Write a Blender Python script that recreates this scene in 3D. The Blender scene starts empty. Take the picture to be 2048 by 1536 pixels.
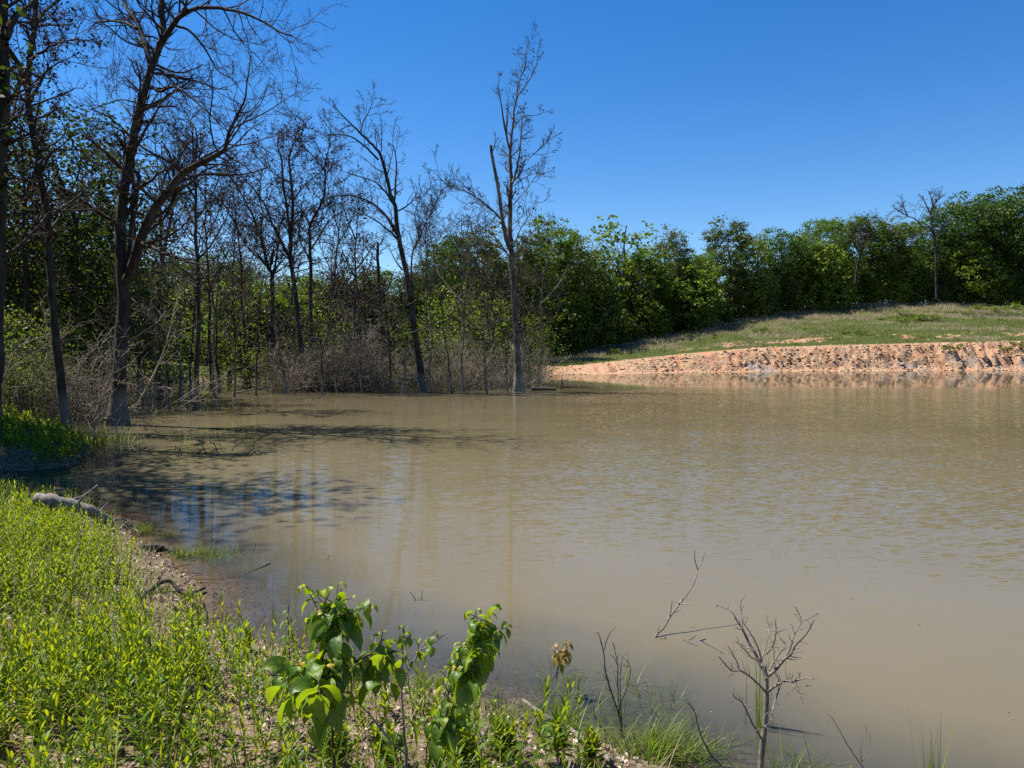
import bpy, math
import numpy as np
from mathutils import Vector

# ------------------------------------------------------------------ camera, sky, sun, exposure
sc = bpy.context.scene
col = sc.collection
F = 1500.0                      # focal length for a picture 2048 wide
PITCH = math.atan(68 / 1500)
CZ = 2.4
cam_d = bpy.data.cameras.new("camera"); cam = bpy.data.objects.new("camera", cam_d); col.objects.link(cam)
cam.location = (0, 0, CZ); cam.rotation_euler = (math.pi / 2 - PITCH, 0, 0)
cam_d.sensor_width = 36; cam_d.lens = 36 * F / 2048; cam_d.clip_start = 0.05; cam_d.clip_end = 5000
sc.camera = cam
SUN_EL, SUN_AZ = math.radians(59), math.radians(-70)      # azimuth from +Y, clockwise
sun_dir = Vector((math.sin(SUN_AZ) * math.cos(SUN_EL), math.cos(SUN_AZ) * math.cos(SUN_EL), math.sin(SUN_EL)))
world = bpy.data.worlds.new("World"); sc.world = world; world.use_nodes = True
wn = world.node_tree; bg = wn.nodes["Background"]
sky = wn.nodes.new("ShaderNodeTexSky"); sky.sky_type = 'NISHITA'; sky.sun_disc = False
sky.sun_elevation = SUN_EL; sky.sun_rotation = SUN_AZ
sky.air_density = 1.0; sky.dust_density = 0.0; sky.ozone_density = 3.2; sky.altitude = 300
hs = wn.nodes.new("ShaderNodeHueSaturation"); hs.inputs["Saturation"].default_value = 1.36; hs.inputs["Hue"].default_value = 0.507
wn.links.new(sky.outputs[0], hs.inputs["Color"]); wn.links.new(hs.outputs[0], bg.inputs[0]); bg.inputs[1].default_value = 0.072
sl = bpy.data.lights.new("sun", 'SUN'); sl.energy = 4.9; sl.angle = math.radians(0.53); sl.color = (1.0, 0.94, 0.85)
so = bpy.data.objects.new("sun", sl); col.objects.link(so); so.rotation_euler = sun_dir.to_track_quat('Z', 'Y').to_euler()
sc.view_settings.view_transform = 'Standard'; sc.view_settings.look = 'None'
sc.view_settings.exposure = 1.12; sc.view_settings.gamma = 1.0
sc.cycles.max_bounces = 6; sc.cycles.diffuse_bounces = 2; sc.cycles.glossy_bounces = 2
sc.cycles.transmission_bounces = 4; sc.cycles.transparent_max_bounces = 8
sc.cycles.caustics_reflective = False; sc.cycles.caustics_refractive = False
sc.cycles.use_adaptive_sampling = True; sc.cycles.adaptive_threshold = 0.01
sc.cycles.use_denoising = False

rng = np.random.default_rng(7)
cp, sp = math.cos(PITCH), math.sin(PITCH)
def ray(px, py):
    u = (np.asarray(px, float) - 1024) / F; v = (768 - np.asarray(py, float)) / F
    return np.stack([u, cp + v * sp, -sp + v * cp], -1)
def at(px, py, D):                                  # the point seen at a photo pixel, D metres ahead
    r = ray(px, py); return np.array([0, 0, CZ]) + r * (np.asarray(D, float) / r[..., 1])[..., None]
def on_water(px, py, z=0.0):
    r = ray(px, py); return np.array([0, 0, CZ]) + r * ((z - CZ) / r[..., 2])[..., None]

# ------------------------------------------------------------------ value noise
def _hash(i, j, seed):
    n = (i * 374761393 + j * 668265263 + seed * 974634777) & 0x7fffffff
    n = ((n ^ (n >> 13)) * 1274126177) & 0x7fffffff
    return ((n ^ (n >> 16)) & 0xffff) / 65535.0
def vnoise(x, y, seed=0):
    xi = np.floor(x).astype(np.int64); yi = np.floor(y).astype(np.int64); fx = x - xi; fy = y - yi
    fx = fx * fx * (3 - 2 * fx); fy = fy * fy * (3 - 2 * fy)
    a = _hash(xi, yi, seed); b = _hash(xi + 1, yi, seed); c = _hash(xi, yi + 1, seed); d = _hash(xi + 1, yi + 1, seed)
    return (a * (1 - fx) + b * fx) * (1 - fy) + (c * (1 - fx) + d * fx) * fy
def fbm(x, y, o=4, seed=0):
    s = 0; a = 0.5; t = 0
    for k in range(o):
        s = s + a * vnoise(x, y, seed + k * 17); t += a; x = x * 2.03 + 11.3; y = y * 2.03 + 5.7; a *= 0.5
    return s / t
def sstep(a, b, x):
    t = np.clip((x - a) / (b - a), 0, 1); return t * t * (3 - 2 * t)

# ------------------------------------------------------------------ shoreline and terrain
near_px = [(1500, 1640), (1350, 1545), (1250, 1502), (1150, 1478), (1050, 1452), (960, 1412), (850, 1382), (700, 1362), (600, 1312), (520, 1292),
           (452, 1268), (408, 1238), (412, 1200), (395, 1168), (345, 1128), (292, 1092), (262, 1062), (225, 1030), (130, 1016), (40, 1012), (-90, 1002), (-90, 950), (90, 938), (152, 925), (172, 905), (160, 880), (120, 862)]
near_w = [tuple(on_water(*p)[:2]) for p in near_px]
far_w = [(-19, 27), (-24, 36), (-25, 55), (-12, 60), (-2, 60), (1.5, 66)] + [tuple(on_water(*p)[:2]) for p in [(1110, 750), (1250, 747.5), (1400, 745), (1600, 742.5), (1800, 741.5), (2048, 741)]] + [(120, 92), (160, 40), (120, -20), (12, -6), (5, 1.6), (2.6, 3.0)]
POLY = np.array(near_w + far_w)
def sdf(x, y):                                      # positive inside the pond
    d2 = np.full(x.shape, 1e18); ins = np.zeros(x.shape, bool); n = len(POLY)
    for k in range(n):
        ax, ay = POLY[k]; bx, by = POLY[(k + 1) % n]; ex, ey = bx - ax, by - ay
        t = np.clip(((x - ax) * ex + (y - ay) * ey) / (ex * ex + ey * ey + 1e-12), 0, 1)
        d2 = np.minimum(d2, (x - ax - t * ex) ** 2 + (y - ay - t * ey) ** 2)
        c = (ay > y) != (by > y)
        ins ^= c & (x < ex * (y - ay) / (ey if abs(ey) > 1e-12 else 1e-12) + ax)
    return np.where(ins, 1, -1) * np.sqrt(d2)
def shore(x, y):
    d = sdf(x, y); amp = np.where(y > 60, 0.5, 0.05 + 0.012 * np.clip(y, 0, 30))
    return d + amp * (fbm(x * 1.7, y * 1.7, 3, 5) - 0.5) * 2
TX = [0, 4, 12, 20, 28, 40, 60, 90]
def terrain(x, y, full=False):
    d = shore(x, y); s = -d
    n1 = fbm(x * 0.9, y * 0.9, 4, 21); n2 = fbm(x * 7, y * 7, 3, 3)
    s_pos = np.clip(s, 0, None)
    land = 0.42 * (1 - np.exp(-s_pos / 0.75)) + 0.022 * s_pos + (n1 - 0.5) * 0.16 * sstep(0, 1.2, s) + (n2 - 0.5) * 0.035 * sstep(0, 0.2, s)
    land = land + np.clip(-x - 16, 0, 60) * 0.06 + np.clip(y - 62, 0, 400) * 0.03
    farm = sstep(0.5, 6, x) * (y > 55)
    ridge = 1 - np.abs(2 * fbm(x * 0.42 + 3, s_pos * 0.08, 3, 77) - 1); ridge = np.clip((ridge - 0.72) / 0.28, 0, 1) ** 1.5
    ridge2 = 1 - np.abs(2 * fbm(x * 1.3 + 9, s_pos * 0.2, 2, 78) - 1); ridge2 = np.clip((ridge2 - 0.8) / 0.2, 0, 1)
    top = np.interp(x, TX, [0.3, 0.5, 1.25, 2.0, 2.6, 2.95, 3.45, 3.6])
    width = np.interp(x, [0, 20, 60], [5.0, 4.2, 3.6])
    rough = (fbm(x * 1.9, y * 1.9, 4, 31) - 0.5)
    sf = s - 0.5 * ridge * sstep(0.2, 1.2, s) * np.clip(2 * fbm(x * 0.1, 0 * y, 2, 12) - 0.5, 0, 1) * 1.6 - 0.12 * ridge2 - rough * 0.45 - (fbm(x * 5, y * 5, 3, 33) - 0.5) * 0.3
    face = top * (0.25 * sstep(-0.1, width * 0.5, sf) + 0.75 * sstep(width * 0.12, width, sf))
    slope = np.interp(x, [0, 10, 20, 40, 60], [0.05, 0.09, 0.115, 0.17, 0.185])
    up = np.clip(s - width, 0, 34) * slope + np.clip(s - width - 34, 0, 400) * 0.04
    step2 = np.interp(x, [20, 28], [0, 0.25]) * sstep(6.5, 8.5, s - rough * 2)
    fl = face + up + step2 + rough * 0.22 * sstep(0.1, 0.8, s) + (fbm(x * 0.25, y * 0.25, 3, 41) - 0.5) * 0.8 * sstep(8, 20, s)
    landz = land * (1 - farm) + fl * farm
    bed = -np.minimum(0.17 * np.clip(d, 0, None), 1.5) + (n2 - 0.5) * 0.03 * sstep(0, 0.2, d)
    z = np.where(s > 0, landz, bed)
    if not full: return z
    edge = rough * 2.4
    clay = farm * sstep(-2, 0.0, s) * (1 - sstep(width - 0.2, width + 0.5, s + edge * 0.6))
    clay2 = farm * np.interp(x, [17, 26], [0, 1]) * sstep(6.6, 7.2, s + edge) * (1 - sstep(8.2, 8.9, s + edge * 1.5)) * sstep(0.46, 0.6, fbm(x * 0.5, y * 0.9, 3, 14))
    clay = np.maximum(clay, clay2)
    grass = farm * sstep(width - 0.2, width + 0.5, s + edge * 0.6) * (1 - clay)
    grey = 0.75 * farm * sstep(0.55, 0.68, fbm(x * 0.22, y * 0.5, 3, 55)) * (1 - sstep(1.2, 2.2, s)) * (x > 25)
    grass = np.maximum(grass, (s > 0) * (y > 24) * (1 - farm)); return z, clay, grass, grey, ridge * clay

# ------------------------------------------------------------------ materials
def mat(name):
    m = bpy.data.materials.new(name); m.use_nodes = True; nt = m.node_tree; nt.nodes.clear()
    out = nt.nodes.new("ShaderNodeOutputMaterial"); return m, nt, out
def N(nt, t, **kw):
    n = nt.nodes.new(t)
    for k, v in kw.items():
        if k.startswith('_'): setattr(n, k[1:], v)
        else: n.inputs[k.replace('_', ' ')].default_value = v
    return n
def ramp(nt, fac, stops):
    r = nt.nodes.new("ShaderNodeValToRGB"); e = r.color_ramp.elements
    while len(e) < len(stops): e.new(0.5)
    for k, (p, c) in enumerate(stops): e[k].position = p; e[k].color = (*c, 1)
    nt.links.new(fac, r.inputs[0]); return r.outputs[0]
def mix(nt, f, a, b):
    m = nt.nodes.new("ShaderNodeMix"); m.data_type = 'RGBA'
    for s, v in ((0, f), (6, a), (7, b)):
        if isinstance(v, bpy.types.NodeSocket): nt.links.new(v, m.inputs[s])
        else: m.inputs[s].default_value = v if s == 0 else (*v, 1)
    return m.outputs[2]
def attr(nt, name):
    a = nt.nodes.new("ShaderNodeAttribute"); a.attribute_name = name; return a.outputs["Fac"]
def coords(nt, scale=(1, 1, 1), kind="Object"):
    t = nt.nodes.new("ShaderNodeTexCoord"); mp = nt.nodes.new("ShaderNodeMapping"); mp.inputs["Scale"].default_value = scale
    if kind == "World":
        g = nt.nodes.new("ShaderNodeNewGeometry"); nt.links.new(g.outputs["Position"], mp.inputs[0])
    else: nt.links.new(t.outputs[kind], mp.inputs[0])
    return mp.outputs[0]
def noise(nt, vec, scale, detail=4, rough=0.6):
    n = N(nt, "ShaderNodeTexNoise", Scale=scale, Detail=detail, Roughness=rough); nt.links.new(vec, n.inputs["Vector"]); return n.outputs["Fac"]
def leaf_mat(name, stops, trans=0.45, rough=0.5, tcol=(0.30, 0.42, 0.02), spec=0.4, vary=0.0, near=False):
    m, nt, out = mat(name)
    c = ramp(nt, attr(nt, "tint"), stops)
    if vary:
        oi = nt.nodes.new("ShaderNodeObjectInfo"); h = nt.nodes.new("ShaderNodeHueSaturation")
        mr = N(nt, "ShaderNodeMapRange"); mr.inputs["To Min"].default_value = 1 - vary; mr.inputs["To Max"].default_value = 1 + vary
        nt.links.new(oi.outputs["Random"], mr.inputs[0]); nt.links.new(mr.outputs[0], h.inputs["Value"]); nt.links.new(c, h.inputs["Color"]); c = h.outputs[0]; mh = N(nt, "ShaderNodeMath", _operation="MULTIPLY_ADD"); nt.links.new(oi.outputs["Random"], mh.inputs[0]); mh.inputs[1].default_value = -0.05; mh.inputs[2].default_value = 0.525; nt.links.new(mh.outputs[0], h.inputs["Hue"])
    p = N(nt, "ShaderNodeBsdfPrincipled", Roughness=rough); p.inputs["Specular IOR Level"].default_value = spec
    nt.links.new(c, p.inputs["Base Color"])
    if near:
        n5 = noise(nt, coords(nt), 95, 3, 0.6); n6 = noise(nt, coords(nt), 28, 4, 0.7)
        c = mix(nt, ramp(nt, n6, [(0.60, (0, 0, 0)), (0.68, (0.7, 0.7, 0.7))]), c, (0.20, 0.17, 0.03)); c = mix(nt, ramp(nt, n5, [(0.66, (0, 0, 0)), (0.7, (0.8, 0.8, 0.8))]), c, (0.10, 0.05, 0.02)); nt.links.new(c, p.inputs["Base Color"])
        bb = N(nt, "ShaderNodeBump", Strength=0.7, Distance=0.004); nt.links.new(n5, bb.inputs["Height"]); nt.links.new(bb.outputs[0], p.inputs["Normal"])
    t = nt.nodes.new("ShaderNodeBsdfTranslucent"); nt.links.new(mix(nt, 0.6, c, tcol), t.inputs[0])
    ms = nt.nodes.new("ShaderNodeMixShader"); ms.inputs[0].default_value = trans
    nt.links.new(p.outputs[0], ms.inputs[1]); nt.links.new(t.outputs[0], ms.inputs[2]); nt.links.new(ms.outputs[0], out.inputs[0]); return m
def bark_mat(name, dark, light, scale=6, vs=0.25, bump=0.5, extra=None, flood=None):
    m, nt, out = mat(name)
    v = coords(nt, (1, 1, vs)); n1 = noise(nt, v, scale, 6, 0.7); n2 = noise(nt, coords(nt), scale * 0.15, 3)
    c = ramp(nt, n1, [(0.32, dark), (0.68, light)])
    if extra: c = mix(nt, ramp(nt, n2, [(0.5, (0, 0, 0)), (0.62, (1, 1, 1))]), c, extra)
    if flood:                                        # dried silt left by high water
        sx = nt.nodes.new("ShaderNodeSeparateXYZ"); nt.links.new(coords(nt), sx.inputs[0]); ad = N(nt, "ShaderNodeMath", _operation='MULTIPLY_ADD'); nt.links.new(n1, ad.inputs[0]); ad.inputs[1].default_value = 0.5; nt.links.new(sx.outputs["Z"], ad.inputs[2])
        mr = N(nt, "ShaderNodeMapRange"); mr.inputs["From Min"].default_value = 1.5; mr.inputs["From Max"].default_value = 1.1; nt.links.new(ad.outputs[0], mr.inputs[0]); c = mix(nt, mr.outputs[0], c, mix(nt, n1, (0.05, 0.048, 0.045), flood))
    p = N(nt, "ShaderNodeBsdfPrincipled", Roughness=0.9); p.inputs["Specular IOR Level"].default_value = 0.2; nt.links.new(c, p.inputs["Base Color"])
    b = N(nt, "ShaderNodeBump", Strength=bump, Distance=0.03); nt.links.new(n1, b.inputs["Height"]); nt.links.new(b.outputs[0], p.inputs["Normal"])
    nt.links.new(p.outputs[0], out.inputs[0]); return m
def plain_tint(name, stops, rough=0.9):
    m, nt, out = mat(name); p = N(nt, "ShaderNodeBsdfPrincipled", Roughness=rough); p.inputs["Specular IOR Level"].default_value = 0.2
    nt.links.new(ramp(nt, attr(nt, "tint"), stops), p.inputs["Base Color"]); nt.links.new(p.outputs[0], out.inputs[0]); return m

BARK = bark_mat("bark_dark", (0.010, 0.008, 0.007), (0.055, 0.045, 0.038), 9, 0.2, 0.7, (0.05, 0.055, 0.055), (0.17, 0.16, 0.145))
BARK_GREY = bark_mat("bark_grey", (0.028, 0.024, 0.021), (0.12, 0.105, 0.09), 10, 0.25, 0.6, (0.15, 0.15, 0.14), (0.26, 0.25, 0.23))
LOGBARK = bark_mat("log_bark", (0.016, 0.013, 0.011), (0.10, 0.085, 0.07), 14, 0.5, 0.6)
TWIG = bark_mat("twig_dark", (0.018, 0.013, 0.012), (0.07, 0.05, 0.042), 4, 1, 0)
DEADWOOD = bark_mat("deadwood_grey", (0.06, 0.05, 0.043), (0.27, 0.235, 0.20), 14, 0.4, 0.4)
DEADTWIG = bark_mat("dead_twig", (0.055, 0.045, 0.033), (0.35, 0.295, 0.22), 1.2, 1, 0)
FARLEAF = leaf_mat("oak_leaves", [(0, (0.05, 0.085, 0.012)), (0.5, (0.11, 0.165, 0.02)), (0.9, (0.19, 0.24, 0.035)), (1, (0.28, 0.32, 0.07))], 0.30, 0.6, (0.16, 0.28, 0.010), 0.15, 0.45)
BRIGHTLEAF = leaf_mat("young_leaves", [(0, (0.035, 0.065, 0.010)), (0.6, (0.08, 0.125, 0.018)), (1, (0.19, 0.23, 0.04))], 0.42, 0.5, (0.25, 0.32, 0.015), 0.2, 0.4)
OAKLEAF = leaf_mat("dull_oak_leaves", [(0, (0.035, 0.05, 0.012)), (0.5, (0.07, 0.095, 0.02)), (1, (0.20, 0.22, 0.07))], 0.25, 0.55, (0.16, 0.2, 0.02), 0.15, 0.4)
DEEPLEAF = leaf_mat("deep_green_leaves", [(0, (0.025, 0.05, 0.010)), (0.6, (0.06, 0.105, 0.016)), (1, (0.13, 0.18, 0.03))], 0.25, 0.55, (0.08, 0.18, 0.01), 0.2, 0.35)
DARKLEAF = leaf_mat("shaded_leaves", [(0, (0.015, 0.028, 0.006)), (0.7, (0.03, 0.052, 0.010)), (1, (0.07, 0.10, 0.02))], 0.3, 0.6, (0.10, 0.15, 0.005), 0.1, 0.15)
BROWNLEAF = plain_tint("withered_leaves", [(0, (0.02, 0.013, 0.010)), (0.7, (0.055, 0.036, 0.026)), (1, (0.13, 0.08, 0.05))])
WEED = leaf_mat("weed_leaves", [(0, (0.02, 0.065, 0.006)), (0.4, (0.06, 0.145, 0.008)), (0.8, (0.18, 0.245, 0.012)), (1, (0.38, 0.29, 0.05))], 0.5, 0.42, (0.52, 0.56, 0.004), 0.2)
GRASS = leaf_mat("grass_blades", [(0, (0.06, 0.11, 0.015)), (0.6, (0.13, 0.2, 0.025)), (1, (0.32, 0.30, 0.09))], 0.45, 0.45, (0.3, 0.4, 0.03), 0.4)
WATERGRASS = leaf_mat("water_grass_blades", [(0, (0.035, 0.075, 0.008)), (0.7, (0.10, 0.16, 0.015)), (1, (0.30, 0.30, 0.07))], 0.45, 0.45, (0.3, 0.38, 0.01), 0.2)
FIELDGRASS = leaf_mat("field_grass", [(0, (0.045, 0.075, 0.012)), (0.6, (0.085, 0.115, 0.02)), (1, (0.19, 0.17, 0.06))], 0.35, 0.6, (0.2, 0.26, 0.03), 0.2)
DRYGRASS = leaf_mat("dry_grass_blades", [(0, (0.22, 0.17, 0.10)), (1, (0.48, 0.38, 0.27))], 0.3, 0.8, (0.5, 0.4, 0.25), 0.1)
SHRUBLEAF = leaf_mat("shrub_leaves", [(0, (0.04, 0.095, 0.008)), (0.5, (0.09, 0.18, 0.010)), (0.85, (0.22, 0.28, 0.015)), (1, (0.42, 0.34, 0.03))], 0.45, 0.42, (0.46, 0.60, 0.006), 0.5, near=True)
RUSTLEAF = leaf_mat("bronze_leaves", [(0, (0.12, 0.12, 0.02)), (0.5, (0.32, 0.22, 0.05)), (1, (0.5, 0.24, 0.14))], 0.45, 0.4, (0.6, 0.45, 0.05), 0.5)
LITTER = plain_tint("leaf_litter", [(0, (0.05, 0.03, 0.022)), (0.45, (0.19, 0.12, 0.085)), (0.8, (0.38, 0.28, 0.21)), (1, (0.62, 0.53, 0.45))], 0.8)
CLAYROCK = plain_tint("clay_rock", [(0, (0.2, 0.115, 0.06)), (0.55, (0.41, 0.25, 0.14)), (0.9, (0.55, 0.39, 0.26)), (1, (0.38, 0.34, 0.31))])
PEBBLE = plain_tint("pebble_stone", [(0, (0.16, 0.10, 0.07)), (0.6, (0.42, 0.31, 0.24)), (1, (0.68, 0.6, 0.54))], 0.7)

# ------------------------------------------------------------------ mesh building
class MB:
    def __init__(s): s.v = []; s.q = []; s.t = []; s.n = 0
    def grid(s, V, wrap=False, tint=None):          # V (n, rows, cols, 3)
        V = np.asarray(V, np.float32)
        if V.ndim == 3: V = V[None]
        n, r, c, _ = V.shape
        if n == 0: return
        base = (np.arange(n) * r * c)[:, None, None] + s.n
        i = np.arange(r - 1)[:, None] * c; cc = c if wrap else c - 1
        j = np.arange(cc); j2 = (j + 1) % c
        a = i + j; b = i + j2; d = a + c; e = b + c
        s.q.append(np.stack([base + a, base + b, base + e, base + d], -1).reshape(-1, 4))
        s.v.append(V.reshape(-1, 3)); s.n += n * r * c
        t = np.random.default_rng(s.n).random(n) if tint is None else np.broadcast_to(np.asarray(tint, float), (n,))
        s.t.append(np.repeat(t, r * c).astype(np.float32))
    def tubes(s, P, R, S=4, cap=False, tint=None):
        P = np.asarray(P, float); R = np.asarray(R, float)
        if P.ndim == 2: P = P[None]; R = R[None]
        if cap:
            e = P[:, -1] - P[:, -2]; e /= np.linalg.norm(e, axis=-1, keepdims=True) + 1e-9
            P = np.concatenate([P, (P[:, -1] + e * R[:, -1:] * 0.15)[:, None]], 1); R = np.concatenate([R, R[:, -1:] * 0.05], 1)
        T = np.gradient(P, axis=1); T /= np.linalg.norm(T, axis=-1, keepdims=True) + 1e-9
        o = P[:, -1] - P[:, 0]; ref = np.where(np.abs(o[:, 2:3]) > 0.7 * np.linalg.norm(o, axis=-1, keepdims=True), [[1., 0.03, 0]], [[0.03, 0., 1]])
        A = np.cross(T, ref[:, None]); A /= np.linalg.norm(A, axis=-1, keepdims=True) + 1e-9; B = np.cross(T, A)
        th = np.linspace(0, 2 * np.pi, S, endpoint=False)
        V = P[:, :, None] + R[:, :, None, None] * (A[:, :, None] * np.cos(th)[:, None] + B[:, :, None] * np.sin(th)[:, None])
        s.grid(V, True, tint)
    def ribbons(s, P, W, side, fold=0.0, tint=None):
        P = np.asarray(P, float); W = np.asarray(W, float); side = np.asarray(side, float)
        if side.ndim == 2: side = np.repeat(side[:, None], P.shape[1], 1)
        L = side * W[..., None]
        if fold:
            T = np.gradient(P, axis=1); Nn = np.cross(side, T); Nn /= np.linalg.norm(Nn, axis=-1, keepdims=True) + 1e-9
            up = Nn * (W * fold)[..., None]; V = np.stack([P - L + up, P, P + L + up], 2)
        else: V = np.stack([P - L, P + L], 2)
        s.grid(V, False, tint)
    def cards(s, C, size, nrm=None, asp=0.6, tint=None, r=None):     # small pointed leaf faces
        r = r or np.random.default_rng(len(C)); n = len(C); d = r.normal(size=(n, 3)); d /= np.linalg.norm(d, axis=1, keepdims=True)
        nn = r.normal(size=(n, 3)) + (0 if nrm is None else nrm); w = np.cross(d, nn); w /= np.linalg.norm(w, axis=1, keepdims=True) + 1e-9
        L = (size * (0.6 + 0.8 * r.random(n)))[:, None]
        V = np.stack([np.stack([C - d * L * 0.5, C + w * L * asp * 0.5 + d * L * .08], 1), np.stack([C - w * L * asp * 0.5 + d * L * .08, C + d * L * 0.5], 1)], 1)
        s.grid(V, False, tint)
    def build(s, name, material, parent=None, origin=(0, 0, 0), smooth=True, link=True, attrs=None):
        me = bpy.data.meshes.new(name)
        V = np.concatenate(s.v) - np.asarray(origin, np.float32); Q = np.concatenate(s.q).astype(np.int32)
        me.vertices.add(len(V)); me.vertices.foreach_set("co", V.astype(np.float32).ravel())
        me.loops.add(len(Q) * 4); me.loops.foreach_set("vertex_index", Q.ravel())
        me.polygons.add(len(Q)); me.polygons.foreach_set("loop_start", np.arange(0, len(Q) * 4, 4, dtype=np.int32))
        try: me.polygons.foreach_set("loop_total", np.full(len(Q), 4, np.int32))
        except Exception: pass
        me.polygons.foreach_set("use_smooth", np.full(len(Q), smooth, bool))
        a = me.attributes.new("tint", 'FLOAT', 'POINT'); a.data.foreach_set("value", np.concatenate(s.t))
        for k, arr in (attrs or {}).items():
            a = me.attributes.new(k, 'FLOAT', 'POINT'); a.data.foreach_set("value", np.asarray(arr, np.float32).ravel())
        me.materials.append(material); me.update(calc_edges=True)
        return put(name, me, parent) if link else me
def put(name, me, parent=None, loc=None):
    o = bpy.data.objects.new(name, me); col.objects.link(o)
    if parent: o.parent = parent
    if loc is not None: o.location = loc
    return o
def tag(o, label=None, cat=None, group=None, kind=None):
    for k, v in (("label", label), ("category", cat), ("group", group), ("kind", kind)):
        if v: o[k] = v
    return o
def thing(name, label, cat, loc, group=None, rz=0):
    o = bpy.data.objects.new(name, None); col.objects.link(o); o.location = loc; o.rotation_euler = (0, 0, rz); o.empty_display_size = 0.3
    return tag(o, label, cat, group)
def copy_thing(root, loc, rz, scale, label, group=None):
    r = root.copy(); col.objects.link(r); r.location = loc; r.rotation_euler = (0, 0, rz); r.scale = scale; r['label'] = label
    if group: r['group'] = group
    elif 'group' in r: del r['group']
    for ch in list(root.children):
        c = ch.copy(); col.objects.link(c); c.parent = r
    return r

# ------------------------------------------------------------------ branches
def resample(pts, n):
    pts = np.asarray(pts, float); m = len(pts); P = np.vstack([2 * pts[0] - pts[1], pts, 2 * pts[-1] - pts[-2]])
    t = np.linspace(0, m - 1 - 1e-6, n); i = t.astype(int); f = (t - i)[:, None]
    a, b, c, d = P[i], P[i + 1], P[i + 2], P[i + 3]
    return 0.5 * (2 * b + (c - a) * f + (2 * a - 5 * b + 4 * c - d) * f ** 2 + (3 * b - a - 3 * c + d) * f ** 3)
def spawn(P, R, n, r, t0=0.2, t1=1.0, length=0.4, ang=0.9, K=6, wig=0.25, up=0.05, rf=0.5, r_min=0.004, absolute=False, flat=0.0):
    Nn, K0, _ = P.shape
    t = (np.arange(n) + r.random((Nn, n))) / n * (t1 - t0) + t0; x = np.clip(t * (K0 - 1), 0, K0 - 1.001); i = x.astype(int); f = x - i
    I = np.arange(Nn)[:, None]; p = P[I, i] * (1 - f[..., None]) + P[I, i + 1] * f[..., None]
    T = P[I, i + 1] - P[I, i]; T /= np.linalg.norm(T, axis=-1, keepdims=True) + 1e-9
    rad = R[I, i] * (1 - f) + R[I, i + 1] * f
    Lp = np.linalg.norm(np.diff(P, axis=1), axis=-1).sum(1)[:, None]
    L = (length if absolute else Lp * length) * (1.15 - 0.65 * t) * (0.5 + r.random(t.shape))
    q = r.normal(size=T.shape); q[..., 2] *= (1 - flat); q -= (q * T).sum(-1, keepdims=True) * T; q /= np.linalg.norm(q, axis=-1, keepdims=True) + 1e-9
    a = (ang * (0.7 + 0.6 * r.random(t.shape)))[..., None]; d = (np.cos(a) * T + np.sin(a) * q).reshape(-1, 3)
    p = p.reshape(-1, 3); L = L.reshape(-1, 1); out = [p]; M = len(p)
    for k in range(K - 1):
        d = d + r.normal(size=(M, 3)) * wig + np.array([0, 0, up]); d /= np.linalg.norm(d, axis=1, keepdims=True); out.append(out[-1] + d * L / (K - 1))
    r0 = np.maximum(rad.reshape(-1) * rf, r_min); RR = r0[:, None] * np.linspace(1, 0.35, K)[None]
    return np.stack(out, 1), np.maximum(RR, r_min * 0.6)

def photo_limb(pts, D, r0, r1, dep, n=None, r=rng, power=1.0):
    """limb drawn by pixel list, given its own depth walk"""
    pts = np.asarray(pts, float); m = len(pts)
    if np.isscalar(dep): dep = np.linspace(0, dep, m)
    dd = D + np.asarray(dep)
    P3 = np.array([at(a, b, c) for (a, b), c in zip(pts, dd)])
    n = n or max(8, m * 3); P3 = resample(P3, n)
    seg = np.linalg.norm(P3[-1] - P3[0]) / n; P3[1:-1] += r.normal(size=(n - 2, 3)) * seg * 0.035
    return P3, r0 + (r1 - r0) * np.linspace(0, 1, n) ** power

def bare_tree(name, label, cat, D, limbs, seed, twig=0.009, dens=2.2, lv=(7, 6), bark=BARK, leaves=0, leafsize=0.13, base_flare=1.5, reach=2.2, up=0.06, group=None, leafmat=None, twigmat=TWIG, below=0.6):
    """limbs: (pixels, r0, r1, depth, twiggy 0..1)"""
    r = np.random.default_rng(seed); base = at(*limbs[0][0][0], D); base[2] = 0.0
    root = thing(name, label, cat, base, group)
    tr = MB(); cr = MB(); tips = []
    for k, (pts, r0, r1, dep, tw) in enumerate(limbs):
        P, R = photo_limb(pts, D, r0, r1, dep, r=r)
        if k == 0:
            P = np.vstack([P[0] - [0, 0, below], P]); R = np.concatenate([[r0], R]); R = R * (1 + (base_flare - 1) * np.exp(-np.clip(P[:, 2], 0, 9) / 0.6))
        tr.tubes(P, R, 10 if r0 > 0.08 else 6, cap=True)
        L = np.linalg.norm(np.diff(P, axis=0), axis=1).sum(); n = int(L * dens * tw)
        if n < 1: continue
        P1, R1 = spawn(P[None], R[None], n, r, 0.35 if k == 0 else 0.1, 1.0, min(reach, 0.35 * L + 0.5), 1.0, 8, 0.17, up, 0.42, twig * 1.7, absolute=True)
        P2, R2 = spawn(P1, R1, lv[0], r, 0.15, 1.0, 0.42, 0.8, 6, 0.24, up * 0.8, 0.55, twig * 1.1)
        P3, R3 = spawn(P2, R2, lv[1], r, 0.2, 1.0, 0.42, 0.8, 4, 0.3, up * 0.5, 0.6, twig * 0.8)
        cr.tubes(P1, R1, 5); cr.tubes(P2, R2, 3); cr.tubes(P3, R3, 3); tips.append(P3[:, -1])
    tr.build("trunk", bark, root, base)
    if cr.v: cr.build("crown", twigmat, root, base)
    if leaves and tips:
        T = np.concatenate(tips); T = T[r.random(len(T)) < leaves]
    if leaves and tips and len(T):
        T = np.repeat(T, 3, 0) + r.normal(size=(len(T) * 3, 3)) * leafsize
        lf = MB(); lf.cards(T, leafsize * 1.3, asp=0.5, r=r); lf.build("foliage", leafmat or BROWNLEAF, root, base)
    return root

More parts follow.
